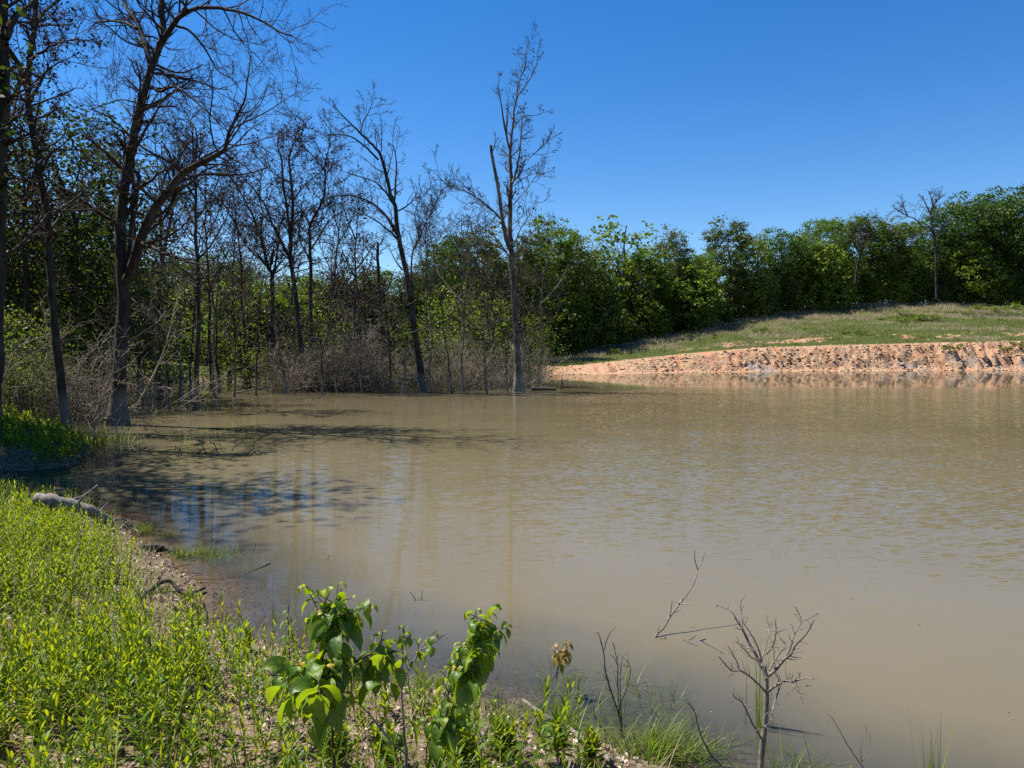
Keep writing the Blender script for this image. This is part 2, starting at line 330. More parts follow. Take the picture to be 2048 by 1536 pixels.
# ------------------------------------------------------------------ ground, water
def ground():
    u = np.concatenate([np.linspace(-3.5, -0.95, 60)[:-1], np.linspace(-0.95, 0.95, 950), np.linspace(0.95, 3.5, 60)[1:]])
    y = [-2.0]
    while y[-1] < 600:
        Y = y[-1]; st = (Y + 3) * 0.010
        if 71 < Y < 104: st = 0.2
        if Y > 140: st = (Y + 3) * 0.04
        y.append(Y + st)
    y = np.array(y + [900, 1400, 2500]); X = u[None] * (y[:, None] + 3); Y = np.repeat(y[:, None], len(u), 1)
    z, clay, grass, grey, rill = terrain(X, Y, True)
    b = MB(); b.grid(np.stack([X, Y, z], -1), tint=0.5)
    m, nt, out = mat("ground_soil")
    w = coords(nt, kind="World"); n1 = noise(nt, w, 0.9, 6, 0.7); n2 = noise(nt, w, 22, 5, 0.75); n3 = noise(nt, w, 4.5, 5, 0.7)
    soil = ramp(nt, n2, [(0.3, (0.06, 0.038, 0.026)), (0.5, (0.2, 0.135, 0.10)), (0.72, (0.42, 0.33, 0.27))])
    soil = mix(nt, ramp(nt, n3, [(0.45, (0, 0, 0)), (0.7, (0.8, 0.8, 0.8))]), soil, (0.09, 0.085, 0.03))
    c1 = ramp(nt, n3, [(0.3, (0.28, 0.17, 0.095)), (0.5, (0.43, 0.28, 0.17)), (0.72, (0.55, 0.40, 0.275))])
    wv = coords(nt, (1.2, 1.2, 0.25), "World"); n4 = noise(nt, wv, 1.0, 3)
    c1 = mix(nt, ramp(nt, n4, [(0.52, (0, 0, 0)), (0.66, (0.75, 0.75, 0.75))]), c1, (0.44, 0.20, 0.085))
    c1 = mix(nt, ramp(nt, n2, [(0.36, (1, 1, 1)), (0.46, (0, 0, 0))]), c1, (0.22, 0.12, 0.075))
    g1 = ramp(nt, n2, [(0.3, (0.03, 0.045, 0.010)), (0.65, (0.08, 0.095, 0.025))])
    c = mix(nt, attr(nt, "grassy"), soil, g1); c = mix(nt, attr(nt, "clay"), c, c1)
    c = mix(nt, attr(nt, "grey"), c, ramp(nt, n2, [(0.3, (0.14, 0.12, 0.11)), (0.7, (0.36, 0.32, 0.29))]))
    c = mix(nt, attr(nt, "rill"), c, (0.42, 0.2, 0.11))
    p = N(nt, "ShaderNodeBsdfPrincipled", Roughness=0.95); p.inputs["Specular IOR Level"].default_value = 0.15
    nt.links.new(c, p.inputs["Base Color"])
    bp = N(nt, "ShaderNodeBump", Strength=0.9, Distance=0.03); nt.links.new(n2, bp.inputs["Height"])
    bp2 = N(nt, "ShaderNodeBump", Strength=0.8, Distance=0.25); nt.links.new(n3, bp2.inputs["Height"]); nt.links.new(bp.outputs[0], bp2.inputs["Normal"])
    mm = nt.nodes.new("ShaderNodeMix"); mm.data_type = 'VECTOR'; nt.links.new(attr(nt, "clay"), mm.inputs[0]); nt.links.new(bp.outputs[0], mm.inputs[4]); nt.links.new(bp2.outputs[0], mm.inputs[5])
    nt.links.new(mm.outputs[1], p.inputs["Normal"]); nt.links.new(p.outputs[0], out.inputs[0])
    o = b.build("ground", m, attrs={"clay": clay, "grassy": grass, "grey": grey, "rill": rill * 0.7}); tag(o, kind="structure")
    # water sheet
    u = np.concatenate([np.linspace(-3.5, -0.9, 40)[:-1], np.linspace(-0.9, 0.9, 420), np.linspace(0.9, 3.5, 40)[1:]]); y = [-2.0]
    while y[-1] < 100: y.append(y[-1] + (y[-1] + 3) * 0.018)
    y = np.array(y); X = u[None] * (y[:, None] + 3); Y = np.repeat(y[:, None], len(u), 1); d = -terrain(X, Y)
    b = MB(); b.grid(np.stack([X, Y, 0 * X], -1), tint=0.5)
    m, nt, out = mat("muddy_water")
    dep = attr(nt, "depth")
    mul = N(nt, "ShaderNodeMath", _operation='MULTIPLY'); nt.links.new(dep, mul.inputs[0]); mul.inputs[1].default_value = -9.0
    ex = N(nt, "ShaderNodeMath", _operation='EXPONENT'); nt.links.new(mul.outputs[0], ex.inputs[0])
    fac = N(nt, "ShaderNodeMath", _operation='SUBTRACT'); fac.inputs[0].default_value = 1.0; nt.links.new(ex.outputs[0], fac.inputs[1])
    w = coords(nt, kind="World"); big = noise(nt, w, 0.16, 3)
    mud = nt.nodes.new("ShaderNodeBsdfDiffuse")
    deepc = mix(nt, ramp(nt, big, [(0.35, (0, 0, 0)), (0.7, (1, 1, 1))]), (0.130, 0.108, 0.058), (0.150, 0.126, 0.074))
    dm = N(nt, "ShaderNodeMapRange"); dm.inputs["From Min"].default_value = 0.08; dm.inputs["From Max"].default_value = 0.32; nt.links.new(dep, dm.inputs[0])
    nt.links.new(mix(nt, dm.outputs[0], (0.06, 0.062, 0.05), deepc), mud.inputs[0])
    tr = N(nt, "ShaderNodeBsdfTransparent"); tr.inputs[0].default_value = (0.86, 0.82, 0.72, 1)
    ms = nt.nodes.new("ShaderNodeMixShader"); nt.links.new(fac.outputs[0], ms.inputs[0]); nt.links.new(tr.outputs[0], ms.inputs[1]); nt.links.new(mud.outputs[0], ms.inputs[2])
    # ripples: short crests lying roughly across the view, calm in the cove and by the bank
    wa = coords(nt, (1.0, 3.4, 1), "World"); wb = coords(nt, (0.8, 2.2, 1), "World"); wb.node.inputs["Rotation"].default_value = (0, 0, 0.35)
    gust = noise(nt, coords(nt, (0.5, 1.2, 1), "World"), 0.11, 3)
    gm = N(nt, "ShaderNodeMapRange"); gm.inputs["From Min"].default_value = 0.3; gm.inputs["From Max"].default_value = 0.7; gm.inputs["To Min"].default_value = 0.55; gm.inputs["To Max"].default_value = 1.25; nt.links.new(gust, gm.inputs[0])
    hw = N(nt, "ShaderNodeMath", _operation='MULTIPLY'); nt.links.new(gm.outputs[0], hw.inputs[0]); nt.links.new(attr(nt, "wind"), hw.inputs[1])
    def slope(vec, scale, detail, sx, sy):           # wave slopes of one ripple train
        n = N(nt, "ShaderNodeTexNoise", Scale=scale, Detail=detail, Roughness=0.55); nt.links.new(vec, n.inputs["Vector"])
        v = N(nt, "ShaderNodeVectorMath", _operation='SUBTRACT'); nt.links.new(n.outputs["Color"], v.inputs[0]); v.inputs[1].default_value = (0.5, 0.5, 0.5)
        w_ = N(nt, "ShaderNodeVectorMath", _operation='MULTIPLY'); nt.links.new(v.outputs[0], w_.inputs[0]); w_.inputs[1].default_value = (sx, sy, 0); return w_.outputs[0]
    v1 = slope(wa, 6.0, 2, 0.05, 0.46); v2 = slope(wb, 1.9, 2, 0.03, 0.11)
    va = N(nt, "ShaderNodeVectorMath", _operation='ADD'); nt.links.new(v1, va.inputs[0]); nt.links.new(v2, va.inputs[1])
    vs = N(nt, "ShaderNodeVectorMath", _operation='SCALE'); nt.links.new(va.outputs[0], vs.inputs[0]); nt.links.new(hw.outputs[0], vs.inputs["Scale"])
    vz = N(nt, "ShaderNodeVectorMath", _operation='ADD'); nt.links.new(vs.outputs[0], vz.inputs[0]); vz.inputs[1].default_value = (0, 0, 1)
    bp = N(nt, "ShaderNodeVectorMath", _operation='NORMALIZE'); nt.links.new(vz.outputs[0], bp.inputs[0])
    gl = N(nt, "ShaderNodeBsdfGlossy", Roughness=0.03); nt.links.new(bp.outputs[0], gl.inputs["Normal"])
    vh = N(nt, "ShaderNodeVectorMath", _operation='MULTIPLY'); nt.links.new(vz.outputs[0], vh.inputs[0]); vh.inputs[1].default_value = (0.6, 0.6, 1); vn = N(nt, "ShaderNodeVectorMath", _operation='NORMALIZE'); nt.links.new(vh.outputs[0], vn.inputs[0])
    fr = N(nt, "ShaderNodeFresnel", IOR=1.36); nt.links.new(vn.outputs[0], fr.inputs["Normal"])
    m2 = nt.nodes.new("ShaderNodeMixShader"); nt.links.new(fr.outputs[0], m2.inputs[0]); nt.links.new(ms.outputs[0], m2.inputs[1]); nt.links.new(gl.outputs[0], m2.inputs[2])
    nt.links.new(m2.outputs[0], out.inputs[0])
    # calm where trees shelter the cove, calm close to the near bank
    edge = np.interp(X, [-30, -9, -5, -1, 3, 10, 40], [12, 15, 20, 32, 38, 43, 45]) + 5 * (fbm(X * 0.12, Y * 0.12, 3, 8) - 0.5)
    wind = (0.06 + 0.94 * (1 - sstep(0, 6, Y - edge))) * (0.22 + 0.78 * sstep(0.3, 4.0, sdf(X, Y))) * np.interp(Y, [3, 6, 9, 14, 22, 36], [0.3, 0.5, 0.85, 1.1, 0.75, 0.5]) * (1 - 0.45 * sstep(1, -4, X) * (Y < 22))
    o = b.build("water", m, attrs={"depth": np.clip(d, 0, 3), "wind": wind}); tag(o, kind="structure")
ground()

# ------------------------------------------------------------------ traced bare trees of the flooded grove
def L(*a): return list(a)
bare_tree("bare_tree", "huge forked dead tree with flared roots, nearest trunk in the flooded cove", "tree", 24, [
    (L((235,850),(238,780),(240,720),(245,650),(246,580),(240,470),(243,430),(252,350),(262,300),(272,250),(283,200),(300,145),(317,95),(326,70),(325,30),(323,-40),(330,-160)), 0.21, 0.07, [0,0,0,0,0,.2,.3,.4,.5,.6,.7,.8,.9,1,1.1,1.3,1.5], 0.8),
    (L((249,572),(266,532),(281,480),(303,426),(333,387),(363,348),(394,330),(424,315),(451,297),(457,270),(478,224),(490,194),(502,112)), 0.17, 0.012, -3.0, 1.2),
    (L((258,545),(260,500),(263,463),(272,393),(278,354),(269,342)), 0.08, 0.06, 0.4, 0.2),
    (L((302,135),(294,100),(284,70),(275,45),(263,27),(251,12),(240,-20)), 0.10, 0.04, 1.6, 1.4),
    (L((272,57),(248,45),(212,42),(188,48),(176,66)), 0.05, 0.015, 2.0, 1.2),
    (L((331,73),(348,48),(363,30),(388,18),(415,15),(454,18),(490,27),(530,45),(560,64),(584,71)), 0.09, 0.015, -2.5, 1.5),
    (L((351,51),(378,61),(403,88),(424,121),(436,142),(463,157)), 0.045, 0.012, 1.0, 1.3),
    (L((303,173),(321,182),(345,173),(369,185),(394,206),(424,233),(448,257)), 0.055, 0.015, -1.6, 1.3),
    (L((312,148),(348,150),(378,157),(430,152)), 0.035, 0.01, 1.2, 1.3),
    (L((242,336),(224,321),(209,303),(182,282),(165,270)), 0.055, 0.014, -1.0, 1.4),
    (L((278,205),(242,200),(212,209),(180,218)), 0.03, 0.01, 1.5, 1.3),
    (L((262,270),(242,262),(212,245),(170,240)), 0.03, 0.01, -1.5, 1.3),
    (L((463,257),(515,233),(560,206),(599,179)), 0.03, 0.008, 1.0, 1.3),
    (L((394,330),(400,300),(385,270),(380,240)), 0.03, 0.008, .8, 1.2),
    (L((340,380),(338,350),(325,320),(322,290)), 0.04, 0.01, .8, 1.2),
    (L((300,452),(330,398),(372,385),(400,372)), 0.05, 0.014, 1.2, 1.0)], 1, 0.0062, 3.0, (7, 7), BARK, reach=2.4, base_flare=1.9)
bare_tree("bare_tree", "dark leaning trunk with withered leaves left of the huge forked tree", "tree", 22, [
    (L((131,852),(121,753),(110,660),(106,600),(100,540),(98,480),(94,430),(82,363),(70,288),(57,212),(57,150),(66,75),(71,0),(76,-90)), 0.12, 0.07, 1.0, 0.9),
    (L((56,180),(50,165),(36,127),(18,100),(0,80)), 0.09, 0.05, -1.0, 1.0),
    (L((71,45),(91,21),(118,0),(140,-40)), 0.06, 0.02, 1.0, 1.4),
    (L((62,200),(80,165),(95,140),(120,125),(150,110)), 0.05, 0.012, 1.6, 1.4),
    (L((60,120),(90,100),(120,85),(160,75)), 0.045, 0.012, -1.6, 1.4),
    (L((75,330),(110,300),(150,300),(185,290)), 0.04, 0.01, 1.2, 1.2)], 2, 0.008, 3.0, (8, 5), BARK, leaves=0.12, leafsize=0.09, reach=1.8)
bare_tree("bare_tree", "thick black trunk cut by the left frame edge, forked near the top", "tree", 19, [
    (L((-12,900),(-8,760),(-4,600),(0,480),(4,350),(8,230),(10,120),(4,0),(0,-90)), 0.15, 0.12, 0.5, 0.5),
    (L((12,76),(30,36),(60,12),(85,-15)), 0.09, 0.05, 1.0, 1.0),
    (L((8,150),(40,130),(70,150),(110,160)), 0.05, 0.012, 1.6, 1.2),
    (L((6,260),(40,230),(80,235),(120,215)), 0.05, 0.012, -1.0, 1.2)], 3, 0.008, 2.6, (8, 5), BARK, leaves=0.10, leafsize=0.08, reach=1.8)
bare_tree("bare_tree", "slim straight dead trunk standing in open water right of the huge forked tree", "tree", 30, [
    (L((392,820),(394,723),(397,632),(397,571),(394,511),(391,465),(391,409),(391,363),(387,300),(385,250)), 0.10, 0.03, 0.3, 1.0),
    (L((397,517),(415,499),(440,459),(455,430),(462,380)), 0.05, 0.014, 1.4, 1.3),
    (L((394,520),(363,517),(335,511),(318,500)), 0.04, 0.012, -1.0, 1.2),
    (L((395,575),(363,556),(328,551),(290,560)), 0.035, 0.01, 1.0, 1.0),
    (L((398,575),(410,562),(415,547)), 0.03, 0.01, -0.4, 1.0),
    (L((391,440),(420,400),(440,350),(450,300)), 0.04, 0.01, 1.0, 1.3),
    (L((391,400),(370,360),(355,330),(350,290)), 0.04, 0.01, -1.0, 1.3)], 4, 0.009, 2.6, (7, 6), BARK, leaves=0.10, leafsize=0.10, reach=1.9)
bare_tree("bare_tree", "double-stemmed grey dead tree seen behind the huge forked tree's right limb", "tree", 50, [
    (L((318,790),(318,632),(321,556),(327,511),(336,465),(345,420),(350,380),(357,330),(360,270)), 0.15, 0.03, 0.5, 1.0),
    (L((322,545),(322,480),(321,420),(318,360),(312,300),(310,240)), 0.09, 0.02, 1.5, 1.2),
    (L((322,560),(308,500),(303,430),(300,350)), 0.06, 0.015, -1.5, 1.2),
    (L((336,470),(355,440),(375,400),(380,340)), 0.05, 0.015, 1.5, 1.2)], 5, 0.012, 2.0, (7, 6), BARK_GREY, leaves=0.05, leafsize=0.12, reach=2.6, up=0.14)
bare_tree("bare_tree", "dead tree with a wide dark vase of limbs and clinging leaves, behind the forked one", "tree", 48, [
    (L((543,790),(545,747),(545,640),(545,556),(536,535),(527,496),(515,459),(500,420),(478,380),(455,345)), 0.17, 0.03, 1, 1.2),
    (L((545,560),(550,530),(556,490),(560,450),(580,400),(590,340)), 0.08, 0.02, -1.5, 1.3),
    (L((536,530),(510,510),(485,480),(460,430),(430,400)), 0.07, 0.015, 1.5, 1.3),
    (L((520,470),(525,430),(518,390),(525,340)), 0.06, 0.015, 1.5, 1.3)], 6, 0.012, 2.4, (7, 6), BARK, leaves=0.07, leafsize=0.12, reach=2.6)
bare_tree("bare_tree", "forked dead tree, left of the two trunks side by side at the cove edge", "tree", 44, [
    (L((608,782),(605,723),(599,662),(593,602),(586,550),(581,517),(583,454),(586,408),(581,348),(578,317),(587,287),(602,269),(608,242)), 0.17, 0.02, 0.5, 1.1),
    (L((582,525),(569,496),(545,450),(530,410),(500,370),(470,345),(440,335)), 0.09, 0.02, 1.5, 1.4),
    (L((582,500),(578,450),(566,363),(563,323),(555,290),(560,262)), 0.09, 0.02, -1.5, 1.3),
    (L((579,520),(550,495),(520,490),(490,500)), 0.05, 0.012, -1.4, 1.2),
    (L((586,400),(610,370),(640,345),(655,320)), 0.04, 0.012, 1.4, 1.2),
    (L((578,365),(545,345),(520,320),(500,300)), 0.05, 0.012, 1.4, 1.3)], 7, 0.011, 2.3, (7, 6), BARK, leaves=0.07, leafsize=0.12, reach=2.2)
bare_tree("bare_tree", "tall dead tree, right of the two trunks side by side at the cove edge", "tree", 45, [
    (L((622,783),(622,692),(621,602),(622,541),(619,480),(621,450),(633,423),(648,393),(650,350),(648,332),(657,300),(662,262)), 0.13, 0.02, -0.5, 1.1),
    (L((621,500),(640,470),(660,440),(690,420),(720,410)), 0.06, 0.012, 1.5, 1.3),
    (L((648,340),(625,310),(600,290),(590,270)), 0.05, 0.012, 1.5, 1.3),
    (L((620,520),(600,480),(600,440),(605,400)), 0.05, 0.012, -1.5, 1.3)], 8, 0.011, 2.4, (7, 6), BARK, leaves=0.07, leafsize=0.12, reach=2.2)
bare_tree("bare_tree", "leaning dead tree with long limbs arching left, mid cove", "tree", 43, [
    (L((845,782),(839,723),(829,662),(823,602),(814,550),(805,511),(796,465),(790,414),(781,387),(772,348),(760,308),(742,287),(720,266),(702,248),(684,230),(666,211)), 0.20, 0.02, -0.8, 0.7),
    (L((789,402),(792,351),(792,317),(786,293),(775,284)), 0.06, 0.02, 1.0, 0.9),
    (L((784,405),(769,381),(748,363),(723,354),(693,345),(672,336)), 0.06, 0.012, 1.5, 1.2),
    (L((757,320),(730,293),(705,275),(681,269),(657,269),(633,260)), 0.06, 0.012, -1.5, 1.2),
    (L((793,469),(772,432),(742,405),(711,393),(681,391),(651,399),(620,420)), 0.08, 0.012, 1.6, 1.1),
    (L((802,484),(772,457),(742,435),(705,423),(675,414)), 0.06, 0.012, -1.6, 1.1),
    (L((722,266),(726,245),(739,220),(748,199),(760,196)), 0.04, 0.01, .8, 1.4),
    (L((729,227),(726,190)), 0.02, 0.01, .3, 1.4),
    (L((805,540),(790,520),(778,492)), 0.05, 0.02, .8, 0.6),
    (L((700,250),(672,260),(655,240)), 0.03, 0.01, .8, 1.4),
    (L((760,290),(755,275),(770,262)), 0.02, 0.01, .8, 1.0)], 9, 0.010, 1.7, (6, 5), BARK, reach=2.0)
bare_tree("bare_tree", "slender curved dead tree just right of the leaning one", "tree", 49, [
    (L((838,790),(830,640),(823,523),(838,478),(857,435),(872,402),(887,378),(905,370)), 0.08, 0.014, 1.5, 1.4),
    (L((838,480),(830,430),(840,400),(855,380)), 0.04, 0.01, 1.0, 1.4)], 10, 0.010, 2.6, (6, 5), BARK, reach=1.8)
bare_tree("bare_tree", "thin upright grey dead tree between the leaning tree and the tallest one", "tree", 52, [
    (L((856,790),(854,632),(854,523),(852,460),(855,410)), 0.08, 0.012, 0, 1.6),
    (L((854,540),(868,500),(880,460)), 0.035, 0.008, 1.2, 1.5), (L((854,560),(842,510),(836,450)), 0.035, 0.008, -1.2, 1.5)], 11, 0.011, 2.6, (6, 5), BARK_GREY, reach=1.8, up=0.12)
bare_tree("bare_tree", "tallest dead tree, straight grey trunk with a broken snag, at the cove's right end", "tree", 43.5, [
    (L((1035,784),(1035,723),(1032,662),(1028,602),(1025,541),(1020,480),(1020,420),(1020,393),(1023,363),(1020,326),(1020,302),(1023,272),(1026,248),(1032,199),(1050,172),(1072,133),(1076,96)), 0.21, 0.015, 0.6, 0.75),
    (L((1032,200),(1037,169),(1050,133),(1052,105),(1058,84)), 0.045, 0.01, .8, 1.2),
    (L((1019,298),(1008,248),(1002,205),(997,175),(999,145)), 0.07, 0.012, -1, 0.7),
    (L((1014,282),(1013,250),(1013,228)), 0.05, 0.03, .5, 0.1),
    (L((1025,366),(1035,332),(1041,287),(1044,242),(1049,214)), 0.08, 0.02, 1.2, 1.0),
    (L((1028,254),(1047,233),(1075,230),(1099,220)), 0.035, 0.008, 1.0, 1.2),
    (L((1022,500),(1014,484),(1005,438),(999,393),(991,348),(984,311),(982,290)), 0.13, 0.08, -1.0, 0.35),
    (L((1005,441),(978,414),(954,396),(929,382),(902,372),(881,357),(873,325)), 0.06, 0.010, -1.5, 1.3),
    (L((1014,505),(990,490),(963,487),(935,488)), 0.05, 0.012, -1.0, 0.9),
    (L((1027,372),(1050,355),(1075,345),(1090,355)), 0.03, 0.008, 1.2, 1.5),
    (L((1036,330),(1060,315),(1082,295),(1104,280)), 0.03, 0.008, 1.2, 1.5),
    (L((1026,410),(1048,385),(1070,355),(1085,330)), 0.03, 0.008, -1.2, 1.5),
    (L((1022,490),(1010,450),(985,420),(945,405),(925,415)), 0.04, 0.010, 1.6, 1.5),
    (L((1024,500),(1040,460),(1060,430),(1078,405)), 0.045, 0.010, 1.6, 1.5),
    (L((1022,520),(1050,480),(1075,455),(1100,440)), 0.04, 0.010, -1.4, 1.5),
    (L((1022,520),(995,480),(965,455),(930,440),(895,450)), 0.04, 0.010, 1.4, 1.5),
    (L((1030,640),(1000,640),(960,650),(930,645)), 0.03, 0.010, -1.4, 1.2),
    (L((1033,690),(1055,665),(1085,650)), 0.03, 0.010, -1.0, 1.2)], 12, 0.0095, 1.7, (6, 5), BARK_GREY, leaves=0.05, leafsize=0.11, reach=1.6, up=0.12)
bare_tree("dead_snag", "short charred snag without a top behind the leaning dead tree", "tree", 56, [
    (L((776,790),(770,690),(760,600),(756,540),(755,484)), 0.16, 0.10, 0, 0.5)], 13, 0.012, 2.0, (6, 4), BARK)
def wild(px, py0, top, D, seed, lean=0, label="", leaves=0.12, bark=BARK, forks=4, r0=0.11, dens=2.2, group=None):
    r = np.random.default_rng(seed); n = 8; t = np.linspace(0, 1, n)
    xs = px + lean * t ** 1.5 + np.cumsum(r.normal(size=n)) * 3; ys = py0 + (top - py0) * t
    limbs = [(list(zip(xs, ys)), r0, 0.02, r.normal() * 0.8, 0.9)]
    for k in range(forks):
        a = 0.42 + 0.4 * (k + r.random()) / forks; i = a * (n - 1); x0 = np.interp(i, range(n), xs); y0 = np.interp(i, range(n), ys)
        s = (-1) ** k; w = (18 + 45 * r.random()) * 45 / D; hgt = (py0 - top) * (0.12 + 0.22 * r.random())
        limbs.append(([(x0, y0), (x0 + s * w * 0.45, y0 - hgt * 0.3), (x0 + s * w * 0.85, y0 - hgt * 0.65), (x0 + s * w * (0.9 + 0.4 * r.random()), y0 - hgt)], r0 * 0.45, 0.012, r.normal() * 1.5, 1.3))
    return bare_tree("bare_tree", label, "tree", D, limbs, seed, 0.011, dens * 0.8, (6, 5), bark, leaves=leaves * 0.45, leafsize=0.12, reach=2.2 if r0 > 0.07 else 1.3, group=group)
def poles():
    rr = np.random.default_rng(909)
    for k in range(20):
        px = 265 + k * 42 + rr.normal() * 12; yb = float(np.interp(px, [250, 330, 400, 480, 1080], [835, 812, 800, 789, 782])) + rr.random() * 4
        D = float(on_water(px, yb)[1]); top = 560 - 130 * rr.random() ** 1.5
        wild(px, yb, top, D, 940 + k, rr.normal() * 22, "slim bare grey trunk with few twigs standing in the cove's shallow water edge", 0.02, BARK_GREY if k % 3 else BARK, 2 + k % 2, 0.035 + 0.03 * rr.random(), 1.2, "slim trunks in the cove")
poles()
wild(430, 790, 300, 46, 101, -25, "leafless leaning tree with curled leaves, between the slim open-water trunk and the dark vase tree")
wild(455, 790, 380, 56, 102, 10, "thin dead tree second behind the slim open-water trunk, dotted with dead leaves", 0.2)
wild(490, 790, 330, 52, 103, -20, "slanting dead tree left of the dark vase tree, trunk hidden low in brush", 0.15)
wild(575, 790, 400, 58, 104, 20, "thin dead tree close behind the forked trunk, tangled crown", 0.2)
wild(650, 790, 360, 54, 105, 25, "dead tree with drooping leaves right of the side-by-side trunks", 0.2)
wild(702, 790, 400, 50, 106, 8, "dead tree with dense brown leaves left of the leaning tree", 0.35, r0=0.13)
wild(735, 790, 470, 60, 107, -8, "low dead tree with matted brown twigs by the charred snag", 0.4)
wild(905, 785, 430, 55, 108, 8, "spindly dead tree in brush left of the tallest dead tree", 0.02, BARK_GREY)
wild(975, 785, 420, 50, 109, -10, "thin pale dead tree touching the tallest one's left side", 0.02, BARK_GREY, r0=0.08)
wild(1075, 775, 520, 50, 110, 12, "small bare tree in brush right of the tallest dead tree", 0.03, BARK_GREY, r0=0.07)
wild(180, 800, 300, 38, 111, 20, "dark dead tree half hidden behind the huge forked trunk's left side", 0.3)
wild(60, 830, 200, 30, 112, -20, "crooked black tree with leafy twigs left of the leaning trunk", 0.3, r0=0.13)
wild(355, 800, 560, 33, 113, -4, "short dead sapling trunk in open water left of the slim straight one", 0.05, BARK_GREY, forks=3, r0=0.06)
wild(440, 785, 560, 42, 114, -20, "slanted grey pole-like dead tree right of the slim open-water trunk", 0.03, BARK, forks=3, r0=0.09)
wild(290, 815, 600, 34, 115, -30, "stubby leaning dead tree just right of the huge forked trunk", 0.05, BARK, forks=3, r0=0.10)

# ------------------------------------------------------------------ leafy trees
def leafy(seed, H, W, lobes=24, cl=13, nl=34, leaf=0.28, low=0.15, leafmat=FARLEAF, sparse=False, bark=BARK):
    r = np.random.default_rng(seed); root = thing("withered_tree" if leafmat is BROWNLEAF else "leafy_tree", "x", "tree", (0, 0, 0)); tr = MB(); cr = MB()
    z = np.linspace(-0.6, H * 0.92, 12); P = np.stack([np.cumsum(r.normal(size=12)) * 0.012 * H, np.cumsum(r.normal(size=12)) * 0.012 * H, z], -1)
    R = np.linspace(0.014, 0.003, 12) * H; tr.tubes(P, R, 8)
    h = low + (1 - low) * (np.arange(lobes) + r.random(lobes)) / lobes; az = np.arange(lobes) * 2.4 + r.random(lobes)
    prof = np.sqrt(np.clip(1 - ((h - 0.52) / 0.52) ** 2, 0.03, 1)); rr = W * 0.5 * prof * (0.45 + 0.5 * r.random(lobes))
    C = np.stack([np.cos(az) * rr, np.sin(az) * rr, h * H * 0.93], -1); lr = W * (0.14 + 0.15 * r.random(lobes)) * (0.8 if sparse else 1)
    # limbs to the lobes
    for k in range(lobes):
        zz = max(0.12, h[k] - 0.18 - 0.1 * r.random()) * H * 0.93; p0 = np.array([np.interp(zz, z, P[:, i]) for i in range(3)])
        mid = (p0 + C[k]) / 2 + r.normal(size=3) * 0.03 * W; mid[2] -= 0.02 * H
        tp = resample([p0, mid, C[k]], 6); tr.tubes(tp, np.linspace(0.0045, 0.0015, 6) * H, 4)
        a, b = spawn(tp[None], np.full((1, 6), 0.003 * H), 7, r, 0.5, 1, lr[k] * 0.9, 0.9, 4, 0.2, 0.08, 0.6, 0.0012 * H, absolute=True); tr.tubes(a, b, 3)
    cl = int(cl * 1.7); nl2 = max(4, int(nl * 0.62))
    d = r.normal(size=(lobes, cl, 3)); d /= np.linalg.norm(d, axis=-1, keepdims=True); d[..., 2] = d[..., 2] * 0.75 + 0.2
    CC = (C[:, None] + d * lr[:, None, None] * (0.7 + 0.42 * r.random((lobes, cl, 1)))).reshape(-1, 3)
    cs = 0.036 * W * (0.5 + r.random(len(CC)))
    pts = (CC[:, None] + r.normal(size=(len(CC), nl2, 3)) * cs[:, None, None] * [1, 1, 0.6]).reshape(-1, 3)
    lt_ = np.repeat(r.random(lobes) * 0.3, cl)
    tint = np.clip(np.repeat(r.random(len(CC)) * 0.35 + lt_, nl2) + r.random(len(pts)) * 0.38, 0, 1)
    cr.cards(pts, leaf, nrm=np.array([-0.3, -0.2, 0.9]), asp=0.75, tint=tint, r=r)
    tr.build("trunk", bark, root); cr.build("crown", leafmat, root, smooth=False)
    return root
FAR = [leafy(201, 16, 8.5, 24, cl=22, leaf=0.24), leafy(202, 16, 9.5, 26, cl=22, leaf=0.25, leafmat=DEEPLEAF), leafy(203, 16, 7, 20, cl=22, leaf=0.23, leafmat=OAKLEAF), leafy(204, 16, 10, 26, 24, leaf=0.26), leafy(205, 16, 8, 22, 20, leaf=0.24, leafmat=OAKLEAF), leafy(215, 16, 9, 24, 22, leaf=0.25, leafmat=DEEPLEAF), leafy(216, 16, 7.5, 18, 20, leaf=0.25, low=0.3)]
SPARSE = leafy(206, 16, 9, 22, 7, 9, 0.42, 0.35, sparse=True)
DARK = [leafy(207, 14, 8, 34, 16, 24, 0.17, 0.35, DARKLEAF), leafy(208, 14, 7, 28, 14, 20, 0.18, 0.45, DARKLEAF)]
YOUNG = [leafy(209, 6, 4.5, 26, 8, 9, 0.13, 0.2, BRIGHTLEAF), leafy(210, 6, 4, 22, 7, 8, 0.14, 0.3, BRIGHTLEAF), leafy(211, 6, 5, 30, 7, 8, 0.12, 0.1, BRIGHTLEAF)]
LOW = [leafy(212, 5, 5, 20, 18, 24, 0.22, 0.0, FARLEAF), leafy(213, 5, 4.5, 18, 17, 22, 0.22, 0.0, BRIGHTLEAF)]
used = set()
def place(proto, x, y, H0, H, rz, wide, label, group=None, cat=None, name=None):
    z = float(terrain(np.array([x]), np.array([y]))[0]) - 0.1; s = H / H0; sx = s * wide
    if id(proto) not in used:
        used.add(id(proto)); proto.location = (x, y, z); proto.rotation_euler = (0, 0, rz); proto.scale = (sx, sx, s); proto['label'] = label
        if group: proto['group'] = group
        o = proto
    else: o = copy_thing(proto, (x, y, z), rz, (sx, sx, s), label, group)
    return o
